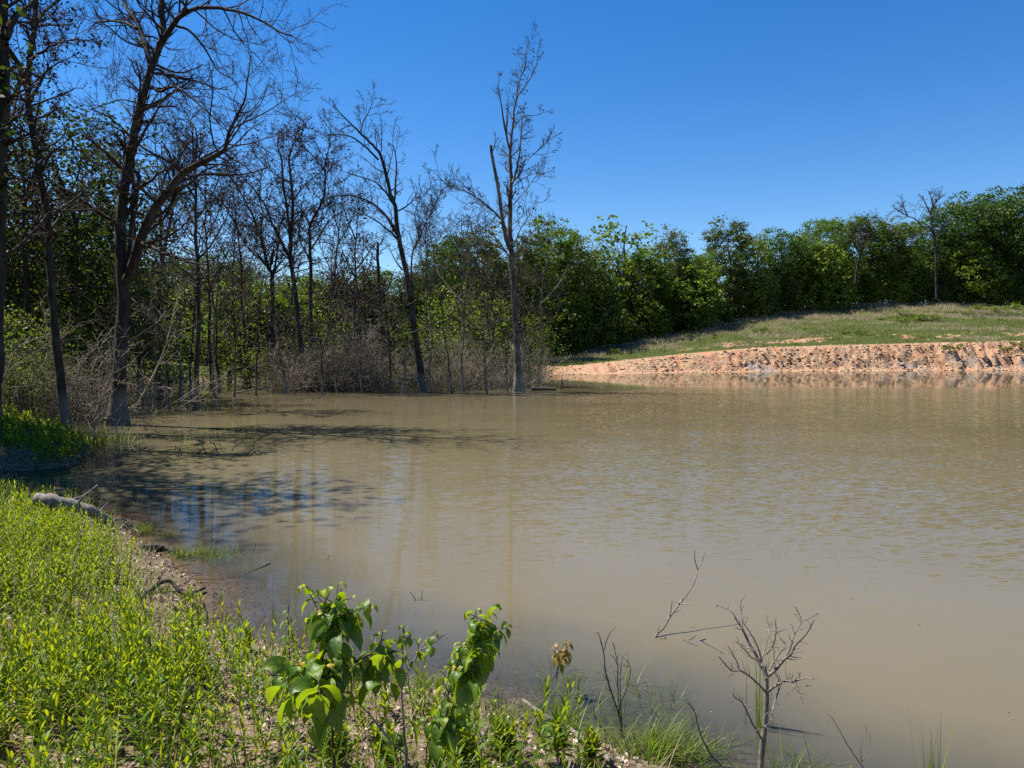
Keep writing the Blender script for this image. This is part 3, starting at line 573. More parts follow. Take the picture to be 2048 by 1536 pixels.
# treeline base distance as a function of screen column
def tl_D(px): return float(np.interp(px, [850, 1050, 1130, 1250, 1400, 1500, 1700, 2048, 2300], [74, 80, 90, 97, 106, 112, 122, 127, 130]))
row = [(905,470,0,"leafy tree behind the dead grove, first green crown left of the tallest dead tree"),
 (960,455,1,"leafy tree directly behind the tallest dead tree's brush, left of its trunk"),
 (1048,470,2,"leafy tree just right of the tallest dead trunk"),
 (1112,436,3,"broad dark green oak at the left start of the far treeline"),
 (1160,478,0,"yellowish leafy tree between the first broad oak and the gappy crown"),
 (1236,434,9,"gappy thin-crowned oak with visible limbs, rising above the left treeline"),
 (1292,492,1,"rounded tree just right of the gappy thin-crowned oak"),
 (1345,462,4,"oak with a tufted top beside the dip in the treeline"),
 (1396,505,2,"lower tree filling the dip in the treeline"),
 (1456,438,0,"tall ragged oak rising right of the dip in the treeline"),
 (1505,468,3,"leafy tree right of the tall ragged oak"),
 (1560,462,1,"second leafy tree right of the tall ragged oak"),
 (1607,470,2,"dull green tree left of the tall round-topped one"),
 (1657,436,4,"tall round-topped tree mid treeline above the clay bank"),
 (1728,430,0,"pale-tufted oak right of the round-topped one"),
 (1765,440,3,"oak beside the pale-tufted one, left of the bare forked tree"),
 (1812,442,1,"oak behind the left fork of the bare treeline tree"),
 (1912,408,2,"dark domed oak right of the bare forked treeline tree"),
 (1962,392,4,"oak left of the tallest bright crown by the right frame edge"),
 (2015,380,3,"tallest bright crown at the right end of the treeline"),
 (2075,384,0,"oak cut by the right frame edge")]
r = np.random.default_rng(31)
for k, (px, top, kind, lab) in enumerate(row):
    D = tl_D(px) + 7; p = at(px, top, D); z0 = float(terrain(np.array([p[0]]), np.array([D]))[0]); H = p[2] - z0
    proto = SPARSE if kind == 9 else FAR[(kind + k) % 7]; H *= 1.01
    place(proto, p[0], D, 16, H, r.random() * 6.3, 0.92 + 0.35 * r.random(), lab)
for k in range(44):
    px = 860 + k * 30 + r.normal() * 8; D = tl_D(px) + 13 + 9 * r.random(); top = np.interp(px, [860, 1100, 1400, 1700, 1850, 2100], [530, 495, 520, 480, 475, 420]) + r.random() * 35
    p = at(px, top, D); z0 = float(terrain(np.array([p[0]]), np.array([D]))[0])
    place(FAR[k % 7], p[0], D, 16, p[2] - z0, r.random() * 6.3, 1.0 + 0.3 * r.random(), "oak of the rows hidden behind the front of the far treeline", "trees behind the treeline front")
for k in range(50):
    px = 1085 + k * 20.5 + r.normal() * 6; D = tl_D(px) + 4 + 2 * r.random(); hgt = 3 + 7 * r.random() ** 1.6; p = at(px, 600, D)
    place(LOW[k % 2] if k % 3 else FAR[k % 5], p[0], D, 5 if k % 3 else 16, hgt, r.random() * 6.3, 0.95 + 0.3 * r.random(), "small leafy tree at the foot of the far treeline, edging the grass slope", "understory trees at the treeline foot")
# dead tree in the treeline
bare_tree("bare_tree", "leafless forked tree sticking up out of the green far treeline", "tree", 117, [
    (L((1873,590),(1872,560),(1871,489),(1867,460),(1862,426),(1870,406),(1884,391)), 0.17, 0.06, 0, 0.9),
    (L((1869,470),(1858,455),(1844,452),(1829,437),(1815,432),(1801,423),(1792,417)), 0.12, 0.04, -2, 1.0),
    (L((1862,428),(1852,410),(1845,392)), 0.13, 0.05, 1, 1.2), (L((1866,415),(1862,395),(1858,382)), 0.12, 0.05, 1, 1.2), (L((1815,432),(1808,415),(1806,402)), 0.08, 0.04, 1, 1.2),
    (L((1871,480),(1880,470),(1890,458)), 0.1, 0.05, 1, 0.6)], 40, 0.022, 1.3, (7, 5), BARK, reach=3.2)
bare_tree("bare_tree", "brown withered tree inside the treeline, left of the forked leafless one", "tree", 117, [
    (L((1712,560),(1718,520),(1726,489),(1733,465),(1738,445)), 0.25, 0.06, -4, 1.4), (L((1722,505),(1708,485),(1700,470)), 0.1, 0.04, -4.5, 1.2)], 41, 0.026, 0.8, (6, 5), BARK, leaves=0.3, leafsize=0.2, reach=4.0)

# woods behind the cove
tops = [(-60,300,34),(20,420,40),(110,232,34),(165,385,40),(60,470,45),(200,380,46),(225,500,58),(250,515,66),(300,530,70),(345,500,72),(395,520,70),(440,512,68),(480,515,74),(520,535,70),(565,560,76),(610,545,72),(650,545,76),(700,556,74),(745,535,76),(800,545,74),(840,545,78),(870,535,76),(895,500,74)]
wl = {0: "dark leafy tree filling the left frame edge behind the black trunk", 1: "second dark leafy tree from the left frame edge, behind the crooked black tree", 2: "dense dark leafy tree with sky at its right edge, behind the leaning trunk", 3: "dark leafy tree nearest the huge forked trunk on its left"}
for k, (px, top, D) in enumerate(tops):
    p = at(px, top, D); z0 = float(terrain(np.array([p[0]]), np.array([float(D)]))[0])
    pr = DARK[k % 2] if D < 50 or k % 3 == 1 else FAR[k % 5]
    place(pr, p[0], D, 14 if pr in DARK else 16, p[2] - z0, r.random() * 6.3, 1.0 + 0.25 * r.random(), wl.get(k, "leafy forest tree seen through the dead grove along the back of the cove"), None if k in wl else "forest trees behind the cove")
for k in range(40):
    px = -40 + k * 26 + r.normal() * 10; D = 60 + 25 * r.random(); top = 575 + 60 * r.random(); p = at(px, top, D); z0 = float(terrain(np.array([p[0]]), np.array([D]))[0])
    place(FAR[k % 5] if k % 2 else LOW[0], p[0], D, 16 if k % 2 else 5, p[2] - z0, r.random() * 6.3, 1.1, "dim green tree low in the woods behind the cove", "undergrowth trees behind the cove")
# trees beyond the left edge of the frame, whose shade lies on the left bank
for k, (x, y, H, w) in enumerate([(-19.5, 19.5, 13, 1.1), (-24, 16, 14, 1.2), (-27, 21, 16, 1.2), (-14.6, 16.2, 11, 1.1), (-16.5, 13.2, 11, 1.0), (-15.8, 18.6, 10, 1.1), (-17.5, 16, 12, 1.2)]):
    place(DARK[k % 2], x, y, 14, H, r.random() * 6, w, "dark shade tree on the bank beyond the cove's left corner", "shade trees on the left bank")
# withered trees
WITH = [leafy(221, 9, 5, 26, 8, 12, 0.17, 0.12, BROWNLEAF), leafy(222, 9, 5.5, 22, 7, 10, 0.17, 0.2, BROWNLEAF)]
for k, (px, top, D, lab) in enumerate([(690, 500, 56, "brown withered tree filling the gap left of the charred snag"), (745, 530, 58, "brown withered tree right below the charred snag"), (655, 560, 60, "brown withered tree right of the side-by-side trunks"), (500, 570, 60, "brown withered tree left of the dark vase tree's trunk"),
        (575, 600, 56, "low brown withered tree just left of the forked trunk"), (985, 520, 52, "brown withered tree tangled behind the tallest dead tree"), (275, 600, 44, "brown withered tree just right of the huge forked trunk"), (160, 560, 36, "brown withered tree between leaning trunk and huge forked trunk"), (420, 640, 50, "low brown withered tree right of the slim open-water trunk")]):
    p = at(px, top, D); place(WITH[k % 2], p[0], D, 9, p[2], r.random() * 6.3, 1.0, lab)
HIGH = leafy(231, 17, 6.4, 22, 10, 14, 0.15, 0.66, DARKLEAF)  # added out of view, crown raised high to throw shade on the left water
for k, (x, y, H, w) in enumerate([(-13.4, 15.0, 17, 1.0)]):
    place(HIGH, x, y, 17, H, 2.1 * k, w, "unseen high-crowned tree added left of the frame to shade the cove water")
# pale green saplings in the flooded wood
spots = [(0,600,25),(60,620,28),(120,600,30),(10,720,24),(60,740,24),(200,520,38),(130,720,27),(40,470,32)] + [s_ for k_, s_ in enumerate([(20,560,32),(70,520,34),(140,500,40),(190,560,36),(100,640,30),(30,690,27),(150,650,33),(95,690,26),(215,600,42),(270,560,48),(310,570,50),(360,540,52),(340,640,46),(420,560,52),(455,540,56),(480,600,50),(520,570,58),(560,640,54),(640,600,52),(655,660,50),(700,690,48),(770,690,46),(820,640,50),(880,590,56),(905,560,58),(940,580,56),(900,650,50),(960,640,52),(1000,690,50),(290,650,44),(450,660,47),(580,690,50),(500,690,46),(1085,650,60),(1060,620,64)]) if not (250 < s_[0] < 800 and k_ % 2)]
for k, (px, top, D) in enumerate(spots):
    p = at(px, top, D); z0 = min(float(terrain(np.array([p[0]]), np.array([float(D)]))[0]), 0.4)
    place(YOUNG[k % 3], p[0], D, 6, p[2] - z0, r.random() * 6.3, 0.8 + 0.4 * r.random(), "pale green sapling among grey trunks in the flooded woods", "green saplings in the flooded woods")

# ------------------------------------------------------------------ dead brush of the cove
FRONT = np.array([on_water(a, b)[:2] for a, b in [(20, 850), (130, 858), (210, 842), (300, 822), (380, 800), (460, 790), (620, 784), (840, 784), (1035, 778), (1120, 768), (1140, 762)]])
def front_y(x): return np.interp(x, FRONT[:, 0], FRONT[:, 1])
def brush(seed, H, stems, spread, n2=7, n3=6, leaves=0.0, rad=0.014):
    r = np.random.default_rng(seed); b = MB(); n = stems
    p = np.stack([r.normal(size=n) * spread, r.normal(size=n) * spread, np.full(n, -0.5)], -1); d = r.normal(size=(n, 3)) * 0.3; d[:, 2] = 1; pts = [p]
    L0 = H * (0.5 + 0.7 * r.random(n))[:, None] / 7
    for k in range(7): d = d + r.normal(size=(n, 3)) * 0.12; d /= np.linalg.norm(d, axis=1, keepdims=True); pts.append(pts[-1] + d * L0)
    P = np.stack(pts, 1); R = rad * (0.7 + 0.8 * r.random(n))[:, None] * np.linspace(1.2, 0.45, 8)[None]
    A, Ra = spawn(P, R, n2, r, 0.2, 1, 0.4, 0.9, 6, 0.2, 0.03, 0.6, rad * 0.45); B, Rb = spawn(A, Ra, n3, r, 0.2, 1, 0.42, 0.9, 4, 0.28, 0.0, 0.6, rad * 0.36)
    b.tubes(P, R, 4); b.tubes(A, Ra, 3); b.tubes(B, Rb, 3)
    t = B[:, -1]; t = t[r.random(len(t)) < leaves]; return b, t
sap = []
for k in range(4):
    root = thing("dead_sapling", "x", "sapling", (0, 0, 0)); b, _ = brush(300 + k, 3.6, 2 + k % 2, 0.12, 14, 7, 0, 0.017)
    b.build("stem", DEADTWIG, root); sap.append(root)
r = np.random.default_rng(77)
first = [True] * 4
for k in range(165):
    px = 150 + 930 * r.random(); x, y = on_water(px, 790)[:2]; D = None
    X = (px - 1024) / F * 45; Y = front_y(X * 1.0) + 0.3 + 4.5 * r.random() ** 1.5; X = (px - 1024) / F * Y; Y = front_y(X) + 0.3 + 5 * r.random() ** 1.5
    s = 0.4 + 1.1 * r.random() ** 1.5; j = k % 4; lab = "thin leafless grey sapling standing in the flooded brush along the cove front"
    if first[j]:
        first[j] = False; o = sap[j]; o.location = (X, Y, -0.1); o.rotation_euler = (0, 0, r.random() * 6); o.scale = (s, s, s); o['label'] = lab; o['group'] = "dead saplings in the cove"
    else: copy_thing(sap[j], (X, Y, -0.1), r.random() * 6, (s, s, s), lab, "dead saplings in the cove")
bm = MB(); lm = MB(); protos = [brush(320 + k, 3.0, 8, 0.8, 5, 4, 0.25, 0.015) for k in range(4)]
def add_copy(dst, src, x, y, z, a, s):
    ca, sa = math.cos(a) * s, math.sin(a) * s; off = dst.n
    for V, T in zip(src.v, src.t):
        W = np.stack([V[:, 0] * ca - V[:, 1] * sa + x, V[:, 0] * sa + V[:, 1] * ca + y, V[:, 2] * s + z], -1).astype(np.float32); dst.v.append(W); dst.t.append(T)
    for Q in src.q: dst.q.append(Q + off)
    dst.n += src.n
for k in range(62):
    X = -22 + 24 * r.random(); Y = front_y(X) + 0.8 + 14 * r.random() ** 1.4
    if k < 60: Y = front_y(X) + 0.5 + 2.5 * r.random()
    s = (0.4 + 0.5 * r.random()) if k < 30 else 0.6 + 0.9 * r.random()
    src, tp = protos[k % 4]; a = r.random() * 6.3; add_copy(bm, src, X, Y, -0.1, a, s)
    if r.random() < 0.5:
        ca, sa = math.cos(a) * s, math.sin(a) * s; t = np.stack([tp[:, 0] * ca - tp[:, 1] * sa + X, tp[:, 0] * sa + tp[:, 1] * ca + Y, tp[:, 2] * s], -1)
        lm.cards(np.repeat(t, 2, 0) + r.normal(size=(len(t) * 2, 3)) * 0.08, 0.12, r=r)
o = bm.build("undergrowth", DEADTWIG); tag(o, "tangled grey-brown dead brush flooded along the back of the cove", "undergrowth", kind="stuff")
o = lm.build("brown_leaves", BROWNLEAF); tag(o, "withered brown leaves hanging in the flooded brush", "leaves", kind="stuff")

# ------------------------------------------------------------------ near bank vegetation
def land_points(n, xr, yr, smin, smax, r, thresh=None, seed=0, fr=0.8):
    x = xr[0] + (xr[1] - xr[0]) * r.random(n); y = yr[0] + (yr[1] - yr[0]) * r.random(n); s = -shore(x, y)
    keep = (s > smin) & (s < smax) & (r.random(n) < sstep(smin, smin + (0.5 if smin > 0.1 else 0.05), s))
    if thresh is not None: keep &= fbm(x * fr, y * fr, 3, seed) > thresh + 0.12 * (r.random(n) - 0.5)
    keep &= (np.abs(x) < 0.74 * y + 1.2)
    if fr >= 1: keep &= fbm(x * 4.5, y * 4.5, 2, seed + 5) > 0.37
    x, y = x[keep], y[keep]; return np.stack([x, y, terrain(x, y)], -1)
def weeds(P, hgt, r, leaf=0.075, nleaf=15, width=0.011, mb=None, stem=None):
    n = len(P); hgt = np.broadcast_to(hgt, (n,))[:, None]
    lean = r.normal(size=(n, 3)) * 0.16; lean[:, 2] = 1
    t = (np.arange(nleaf)[None] + r.random((n, nleaf))) / nleaf; t = 0.12 + 0.88 * t
    b = P[:, None] + lean[:, None] * (t * hgt)[..., None]; az = np.arange(nleaf)[None] * 2.4 + r.random((n, 1)) * 6.3 + r.normal(size=(n, nleaf)) * 0.3
    el = 0.6 + 0.65 * t + r.normal(size=t.shape) * 0.15; d = np.stack([np.cos(az) * np.cos(el), np.sin(az) * np.cos(el), np.sin(el)], -1).reshape(-1, 3)
    b = b.reshape(-1, 3); M = len(b); Lf = (leaf * (1.1 - 0.45 * t) * (0.7 + 0.6 * r.random(t.shape))).reshape(-1, 1)
    K = 5; pts = [b]
    for k in range(K - 1): d = d + np.array([0, 0, -0.16]); d /= np.linalg.norm(d, axis=1, keepdims=True); pts.append(pts[-1] + d * Lf / (K - 1))
    PP = np.stack(pts, 1); W = (Lf / leaf) * width * np.array([0.35, 0.95, 1.0, 0.7, 0.06])[None]
    side = np.cross(PP[:, -1] - PP[:, 0], [0, 0, 1.0]) + r.normal(size=(M, 3)) * 0.01 * leaf; side /= np.linalg.norm(side, axis=1, keepdims=True) + 1e-9
    tint = np.clip(np.repeat(r.random(n) * 0.55, nleaf) + r.random(M) * 0.4, 0, 1); mb.ribbons(PP, W, side, 0.35, tint)
    Ps = P[:, None] + lean[:, None] * (np.linspace(0, 1, 4)[None] * hgt)[..., None]; mb.tubes(Ps, np.repeat(0.0028 * np.linspace(1, 0.5, 4)[None], n, 0), 3, tint=0.4)
def blades(P, hgt, width, r, mb, lean=0.35, K=5, tint=None, droop=0.1):
    n = len(P); hgt = (np.broadcast_to(hgt, (n,)) * (0.6 + 0.7 * r.random(n)))[:, None]; d = r.normal(size=(n, 3)) * lean; d[:, 2] = 1; d /= np.linalg.norm(d, axis=1, keepdims=True); pts = [P]
    out = d * [1, 1, 0]
    for k in range(K - 1): d = d + out * droop * 2 - np.array([0, 0, droop]); d /= np.linalg.norm(d, axis=1, keepdims=True); pts.append(pts[-1] + d * hgt / (K - 1))
    PP = np.stack(pts, 1); side = np.cross(out, [0, 0, 1.0]) + r.normal(size=(n, 3)) * 0.02; side /= np.linalg.norm(side, axis=1, keepdims=True) + 1e-9
    W = (width * (0.7 + 0.6 * r.random(n)))[:, None] * np.linspace(1, 0.05, K)[None]; mb.ribbons(PP, W, side, 0, tint)
r = np.random.default_rng(5)
wm = MB()
def thin(P, r, keep_right):                         # the cover thins out towards the gravel on the right
    k = r.random(len(P)) < np.interp(P[:, 0] + 0.25 * (P[:, 1] - 4), [-2.4, -1.2, 0.6], [1, 0.55, keep_right]); return P[k]
P = thin(land_points(14000, (-8, 2.5), (2.2, 11.5), 0.4, 9, r, 0.45, 61, 1.3), r, 0.2); weeds(P, (0.15 + 0.24 * r.random(len(P))) * np.interp(P[:, 1], [4, 9], [1.1, 0.75]), r, 0.068, 17, 0.0068, mb=wm)
P2 = thin(land_points(6500, (-7.5, 0.8), (2.2, 10), 0.7, 9, r, 0.48, 62, 1.0), r, 0.3); weeds(P2, (0.24 + 0.28 * r.random(len(P2))) * np.interp(P2[:, 1], [4, 9], [1.1, 0.7]), r, 0.078, 20, 0.0075, mb=wm)
P3 = land_points(4500, (-20, -8), (11, 26), 0.02, 9, r, 0.42, 63, 0.8); weeds(P3, 0.12 + 0.4 * r.random(len(P3)) ** 2, r, 0.12, 12, 0.022, mb=wm)
P4 = land_points(350, (-7.5, 2.0), (2.2, 10), 0.25, 9, r, 0.44, 72, 1.2); weeds(P4, 0.08 + 0.14 * r.random(len(P4)), r, 0.085, 9, 0.020, mb=wm)
o = wm.build("weeds", WEED); tag(o, "bright yellow-green leafy weeds covering the near left bank", "weeds", kind="stuff")
gm = MB()
P = land_points(22000, (-8, 3), (2.2, 12), 0.12, 9, r, 0.36, 64, 1.3); blades(P, 0.15, 0.003, r, gm); P = land_points(11000, (-8, 1.2), (2.2, 12), 0.2, 9, r, 0.45, 69, 0.8); blades(P, 0.40, 0.0048, r, gm, 0.25)
P = land_points(26000, (-20, -8), (11, 27), 0.0, 9, r, 0.26, 65, 0.5); blades(P, 0.2, 0.007, r, gm, 0.3)
P = land_points(16000, (-20, -7), (11, 24), -0.05, 2.2, r); blades(P, 0.24, 0.007, r, gm, 0.5, tint=r.random(len(P)) * 0.8)
o = gm.build("grass", GRASS); tag(o, "fine green grass between the weeds of the near bank", "grass", kind="stuff")
rm = MB(); P = land_points(9000, (-7, 1.5), (3, 11), 0.1, 2.6, r, 0.42, 74, 1.1); blades(P, 0.16, 0.0028, r, rm, 0.5, tint=0.75 + 0.25 * r.random(len(P)))
o = rm.build("yellow_grass", GRASS); tag(o, "short yellowing grass on the mud along the near shoreline", "grass", kind="stuff")
dm = MB(); P = land_points(5000, (-7, 2.5), (2.2, 10), 0.2, 9, r, 0.46, 66, 0.9); blades(P, 0.32, 0.0022, r, dm, 0.9, droop=0.12)
o = dm.build("dry_grass", DRYGRASS); tag(o, "bleached dry grass stalks lying between the near weeds", "dry grass", kind="stuff")
lt = MB(); P = land_points(60000, (-8, 3), (2.0, 13), 0.0, 9, r); P[:, 2] += 0.008 + 0.02 * r.random(len(P)); lt.cards(P, 0.034, nrm=np.array([0, 0, 2.2]), asp=0.55, tint=r.random(len(P)) ** 1.2, r=r)
P = land_points(9000, (-18, -8), (12, 24), 0.0, 9, r); P[:, 2] += 0.015; lt.cards(P, 0.08, nrm=np.array([0, 0, 1.0]), asp=0.6, tint=r.random(len(P)) * 0.6, r=r)
xx = -3 + 6 * r.random(9000); yy = 3 + 7 * r.random(9000); dd = shore(xx, yy); k = (dd > 0) & (dd < 0.9); P = np.stack([xx[k], yy[k], terrain(xx[k], yy[k]) + 0.006], -1); lt.cards(P, 0.04, nrm=np.array([0, 0, 3.0]), asp=0.5, tint=r.random(len(P)) ** 1.3 * 0.8, r=r)
xx = -13 + 17 * r.random(60000); yy = 3 + 20 * r.random(60000); dd = shore(xx, yy); k = np.abs(dd + 0.03) < 0.07; P = np.stack([xx[k], yy[k], np.maximum(terrain(xx[k], yy[k]), 0) + 0.012], -1); lt.cards(P, 0.045, nrm=np.array([0, 0, 1.6]), asp=0.35, tint=r.random(len(P)) ** 2 * 0.7, r=r)
o = lt.build("leaf_litter", LITTER, smooth=False); tag(o, "dry brown leaf litter and bark chips on the near bank", "leaf litter", kind="stuff")
def rocks(P, size, r, mb, tint=None):
    n = len(P); th = np.linspace(0, 2 * np.pi, 6, endpoint=False); ring = []
    ax = size[:, None] * (0.6 + 0.7 * r.random((n, 3))) * [1, 1, 0.65]; rot = r.random(n) * 6.3
    for zz, rr_ in ((-0.8, 0.35), (-0.3, 0.95), (0.35, 0.85), (0.8, 0.3), (0.9, 0.02)):
        j = 1 + 0.28 * (r.random((n, 6)) - 0.5); ring.append(np.stack([np.cos(th + rot[:, None]) * rr_ * j * ax[:, :1], np.sin(th + rot[:, None]) * rr_ * j * ax[:, 1:2], zz * ax[:, 2:3] * (1 + 0.3 * (r.random((n, 6)) - 0.5))], -1))
    mb.grid(np.stack(ring, 1) + P[:, None, None], True, tint)
pb = MB(); P = land_points(9000, (-6, 3), (2.0, 10), 0.0, 2.2, r, 0.42, 67, 1.5); rocks(P, 0.004 + 0.012 * r.random(len(P)) ** 2.5, r, pb, r.random(len(P)))
o = pb.build("pebbles", PEBBLE, smooth=False); tag(o, "small pale gravel stones scattered along the near water edge", "pebbles", kind="stuff")

tw = MB(); x = -13 + 17 * r.random(9000); y = 3 + 20 * r.random(9000); dd = shore(x, y); k = (np.abs(dd + 0.08) < 0.22); x, y = x[k][:900], y[k][:900]; z = np.maximum(terrain(x, y), 0) + 0.015
a = r.random(len(x)) * 6.3; d = np.stack([np.cos(a), np.sin(a), 0.25 * r.random(len(x))], -1); Lw = (0.05 + 0.3 * r.random(len(x)) ** 3)[:, None]; P0 = np.stack([x, y, z], -1)
tw.tubes(np.stack([P0 - d * Lw * [1, 1, 0.1], P0 + [0, 0, 0.012], P0 + d * Lw], 1), np.stack([0.002 + 0.004 * r.random(len(x))] * 3, 1) * [1, 0.9, 0.5], 4)
o = tw.build("driftwood_debris", plain_tint("wet_twigs", [(0, (0.02, 0.014, 0.01)), (0.7, (0.10, 0.075, 0.055)), (1, (0.34, 0.28, 0.22))])); tag(o, "small dark twigs and debris washed up along the near waterline", "debris", kind="stuff")
# clay bank rubble, field grass, shrubs of the far slope
x = 3 + 72 * r.random(30000); y = 70 + 34 * r.random(30000); z, cl_, gr_, gy_, ri_ = terrain(x, y, True); s_ = -shore(x, y)
k = (cl_ > 0.5) & (s_ > -0.1) & (fbm(x * 0.35, y * 0.6, 3, 91) > 0.50 - 0.0035 * x); P = np.stack([x, y, z], -1)[k]; rb = MB(); rocks(P, 0.05 + 0.20 * r.random(len(P)) ** 3, r, rb, np.clip(r.random(len(P)) * 0.9 + 0.3 * gy_[k], 0, 1))
o = rb.build("rubble", CLAYROCK, smooth=False); tag(o, "broken orange-tan stones littering the eroded clay bank", "rubble", kind="stuff")
x = 1 + 78 * r.random(150000); y = 70 + 62 * r.random(150000); z, cl_, gr_, _, _ = terrain(x, y, True)
k = (gr_ + 0.35 * np.clip(cl_, 0, 1) * (-shore(x, y) > 5.5) > r.random(len(x)) * 0.5 + 0.25) & (fbm(x * 0.6, y * 0.6, 3, 95) > 0.33); x, y, z = x[k], y[k], z[k]; P = np.stack([x, y, z], -1); band = (y - np.interp(x / y, [0.1, 0.25, 0.4, 0.7], [82, 96, 108, 113])) 
dry = (fbm(x * 0.12, y * 0.3, 3, 96) + sstep(-3, 4, band) * 0.32) > 0.66
fg = MB(); blades(P[~dry], 0.24 + 0.25 * (fbm(x[~dry] * 0.5, y[~dry] * 0.5, 2, 7) > 0.6), 0.022, r, fg, 0.35, 4, tint=np.clip(r.random((~dry).sum()) * 0.7 + 0.4 * fbm(x[~dry] * 0.2, y[~dry] * 0.2, 2, 5), 0, 1))
o = fg.build("field_grass", FIELDGRASS); tag(o, "green meadow grass on the slope above the clay bank", "grass", kind="stuff")
dg = MB(); blades(P[dry], 0.42, 0.022, r, dg, 0.25, 4)
o = dg.build("pale_dry_grass", DRYGRASS); tag(o, "pinkish dry tall grass along the top of the far slope", "dry grass", kind="stuff")
def shrub(seed, H=1.0, n=260):
    r = np.random.default_rng(seed); root = thing("shrub", "x", "shrub", (0, 0, 0)); c = MB(); st = MB()
    C = r.normal(size=(12, 3)) * [0.42, 0.42, 0.16] * H; C[:, 2] = np.abs(C[:, 2]) + 0.3 * H
    pts = (C[:, None] + r.normal(size=(12, n // 12, 3)) * 0.13 * H).reshape(-1, 3); c.cards(pts, 0.15, nrm=np.array([0, 0, 1.]), asp=0.7, r=r, tint=0.3 + 0.7 * r.random(len(pts)))
    for p in C: st.tubes(resample([[0, 0, -0.1], p * [0.4, 0.4, 0.6], p], 5), np.linspace(0.02, 0.008, 5), 4)
    st.build("stem", TWIG, root); c.build("foliage", BRIGHTLEAF, root, smooth=False); return root
SH = [shrub(401), shrub(402), shrub(403)]
shp = [(1232,708,.9),(1165,712,.6),(1345,668,.7),(1375,672,.6),(1300,672,.8),(1270,676,.6),(1525,665,1.1),(1560,668,.7),(1480,690,.5),(1690,668,.7),(1720,670,.8),(1805,645,1.1),(1835,640,1.2),(1860,642,1.3),(1990,622,1.0),(1955,620,1.1),(2030,620,1.3),(1935,628,.7),(1895,700,.8),(1920,695,.6),(1850,705,.5),(2012,702,.9),(2040,697,1.2),(1330,655,.9),(1420,655,.9),(1400,665,.5),(1640,655,.5),(1760,640,.6),(1590,690,.5)]
for k, (px, py, s) in enumerate(shp):
    Ds = np.linspace(74, 125, 400); rr_ = ray(px, py); X = rr_[0] / rr_[1] * Ds; zz = CZ + rr_[2] / rr_[1] * Ds; g = terrain(X, Ds); i = int(np.argmax(g > zz)) or 200
    place(SH[k % 3], float(X[i]), float(Ds[i]), 1, s * 1.1, k * 1.3, 1.3, "low yellow-green shrub dotted over the far slope and clay bank", "shrubs on the far slope")

# ------------------------------------------------------------------ near objects
def stick(name, label, cat, D, limbs, seed, matl=DEADWOOD, dens=0, tw=0.002, below=0.0, S=7, group=None, part="stem", knots=True):
    r = np.random.default_rng(seed); base = at(*limbs[0][0][0], D); b = MB(); root = None
    for k, (pts, r0, r1, dep) in enumerate(limbs):
        P, R = photo_limb(pts, D, r0 * 0.82, r1 * 0.75, dep, n=len(pts) * 5, r=r)
        if k == 0 and below: P = np.vstack([P[0] - [0, 0, below], P]); R = np.concatenate([[r0 * 1.05], R])
        if knots: R = R * (1 + 0.22 * (r.random(len(R)) - 0.4))
        b.tubes(P, R, S, cap=True)
        if dens:
            n = int(np.linalg.norm(np.diff(P, axis=0), axis=1).sum() * dens * 0.7)
            if n > 0:
                A, Ra = spawn(P[None], R[None], n, r, 0.25, 1.0, 0.06, 0.95, 4, 0.2, 0.0, 0.5, tw, absolute=True); b.tubes(A, Ra, 4)
    return b, base
def stick_thing(name, label, cat, D, limbs, seed, **kw):
    b, base = stick(name, label, cat, D, limbs, seed, **kw); o = b.build(name, kw.get("matl", DEADWOOD), None, base); o.location = base; return tag(o, label, cat, kw.get("group"))
def lpx(ox, oy, sc_, *pts): return [(ox + a / sc_, oy + b / sc_) for a, b in pts]
q = lambda *p: lpx(1260, 1090, 7.315, *p)
stick_thing("dead_branch", "pale forked dead branch rising slantwise out of the open water", "branch", 6.15, [
    (q((335,1405),(410,1290),(490,1215),(560,1090),(650,960),(730,850),(800,770),(880,650),(950,520),(990,370),(1040,270),(1070,190),(1105,100)), 0.0115, 0.004, 0.5),
    (q((995,365),(960,260),(945,170),(955,75)), 0.006, 0.003, -0.1), (q((735,855),(800,865),(890,870),(970,880)), 0.006, 0.004, -0.25), (q((640,990),(700,965),(745,925)), 0.006, 0.004, 0.1),
    (q((585,1045),(600,950),(617,820)), 0.0055, 0.004, -0.1), (q((440,1240),(430,1180)), 0.006, 0.003, 0.05), (q((405,1290),(415,1230),(435,1175)), 0.006, 0.003, 0.0), (q((720,860),(770,780)), 0.012, 0.01, 0.05)], 501, below=0.25)
q = lambda *p: lpx(1430, 1200, 6.98, *p)
dt, base = stick("dead_sapling", "", "", 3.75, [
    (q((640,2300),(655,2100),(690,1800),(712,1560),(720,1400),(722,1280),(722,1150),(722,1070)), 0.019, 0.0135, 0.0)], 502, below=0.35)
root = thing("dead_sapling", "leafless grey sapling with a wide branching crown at the bottom right water edge", "sapling", base)
dt.build("trunk", DEADWOOD, root, base)
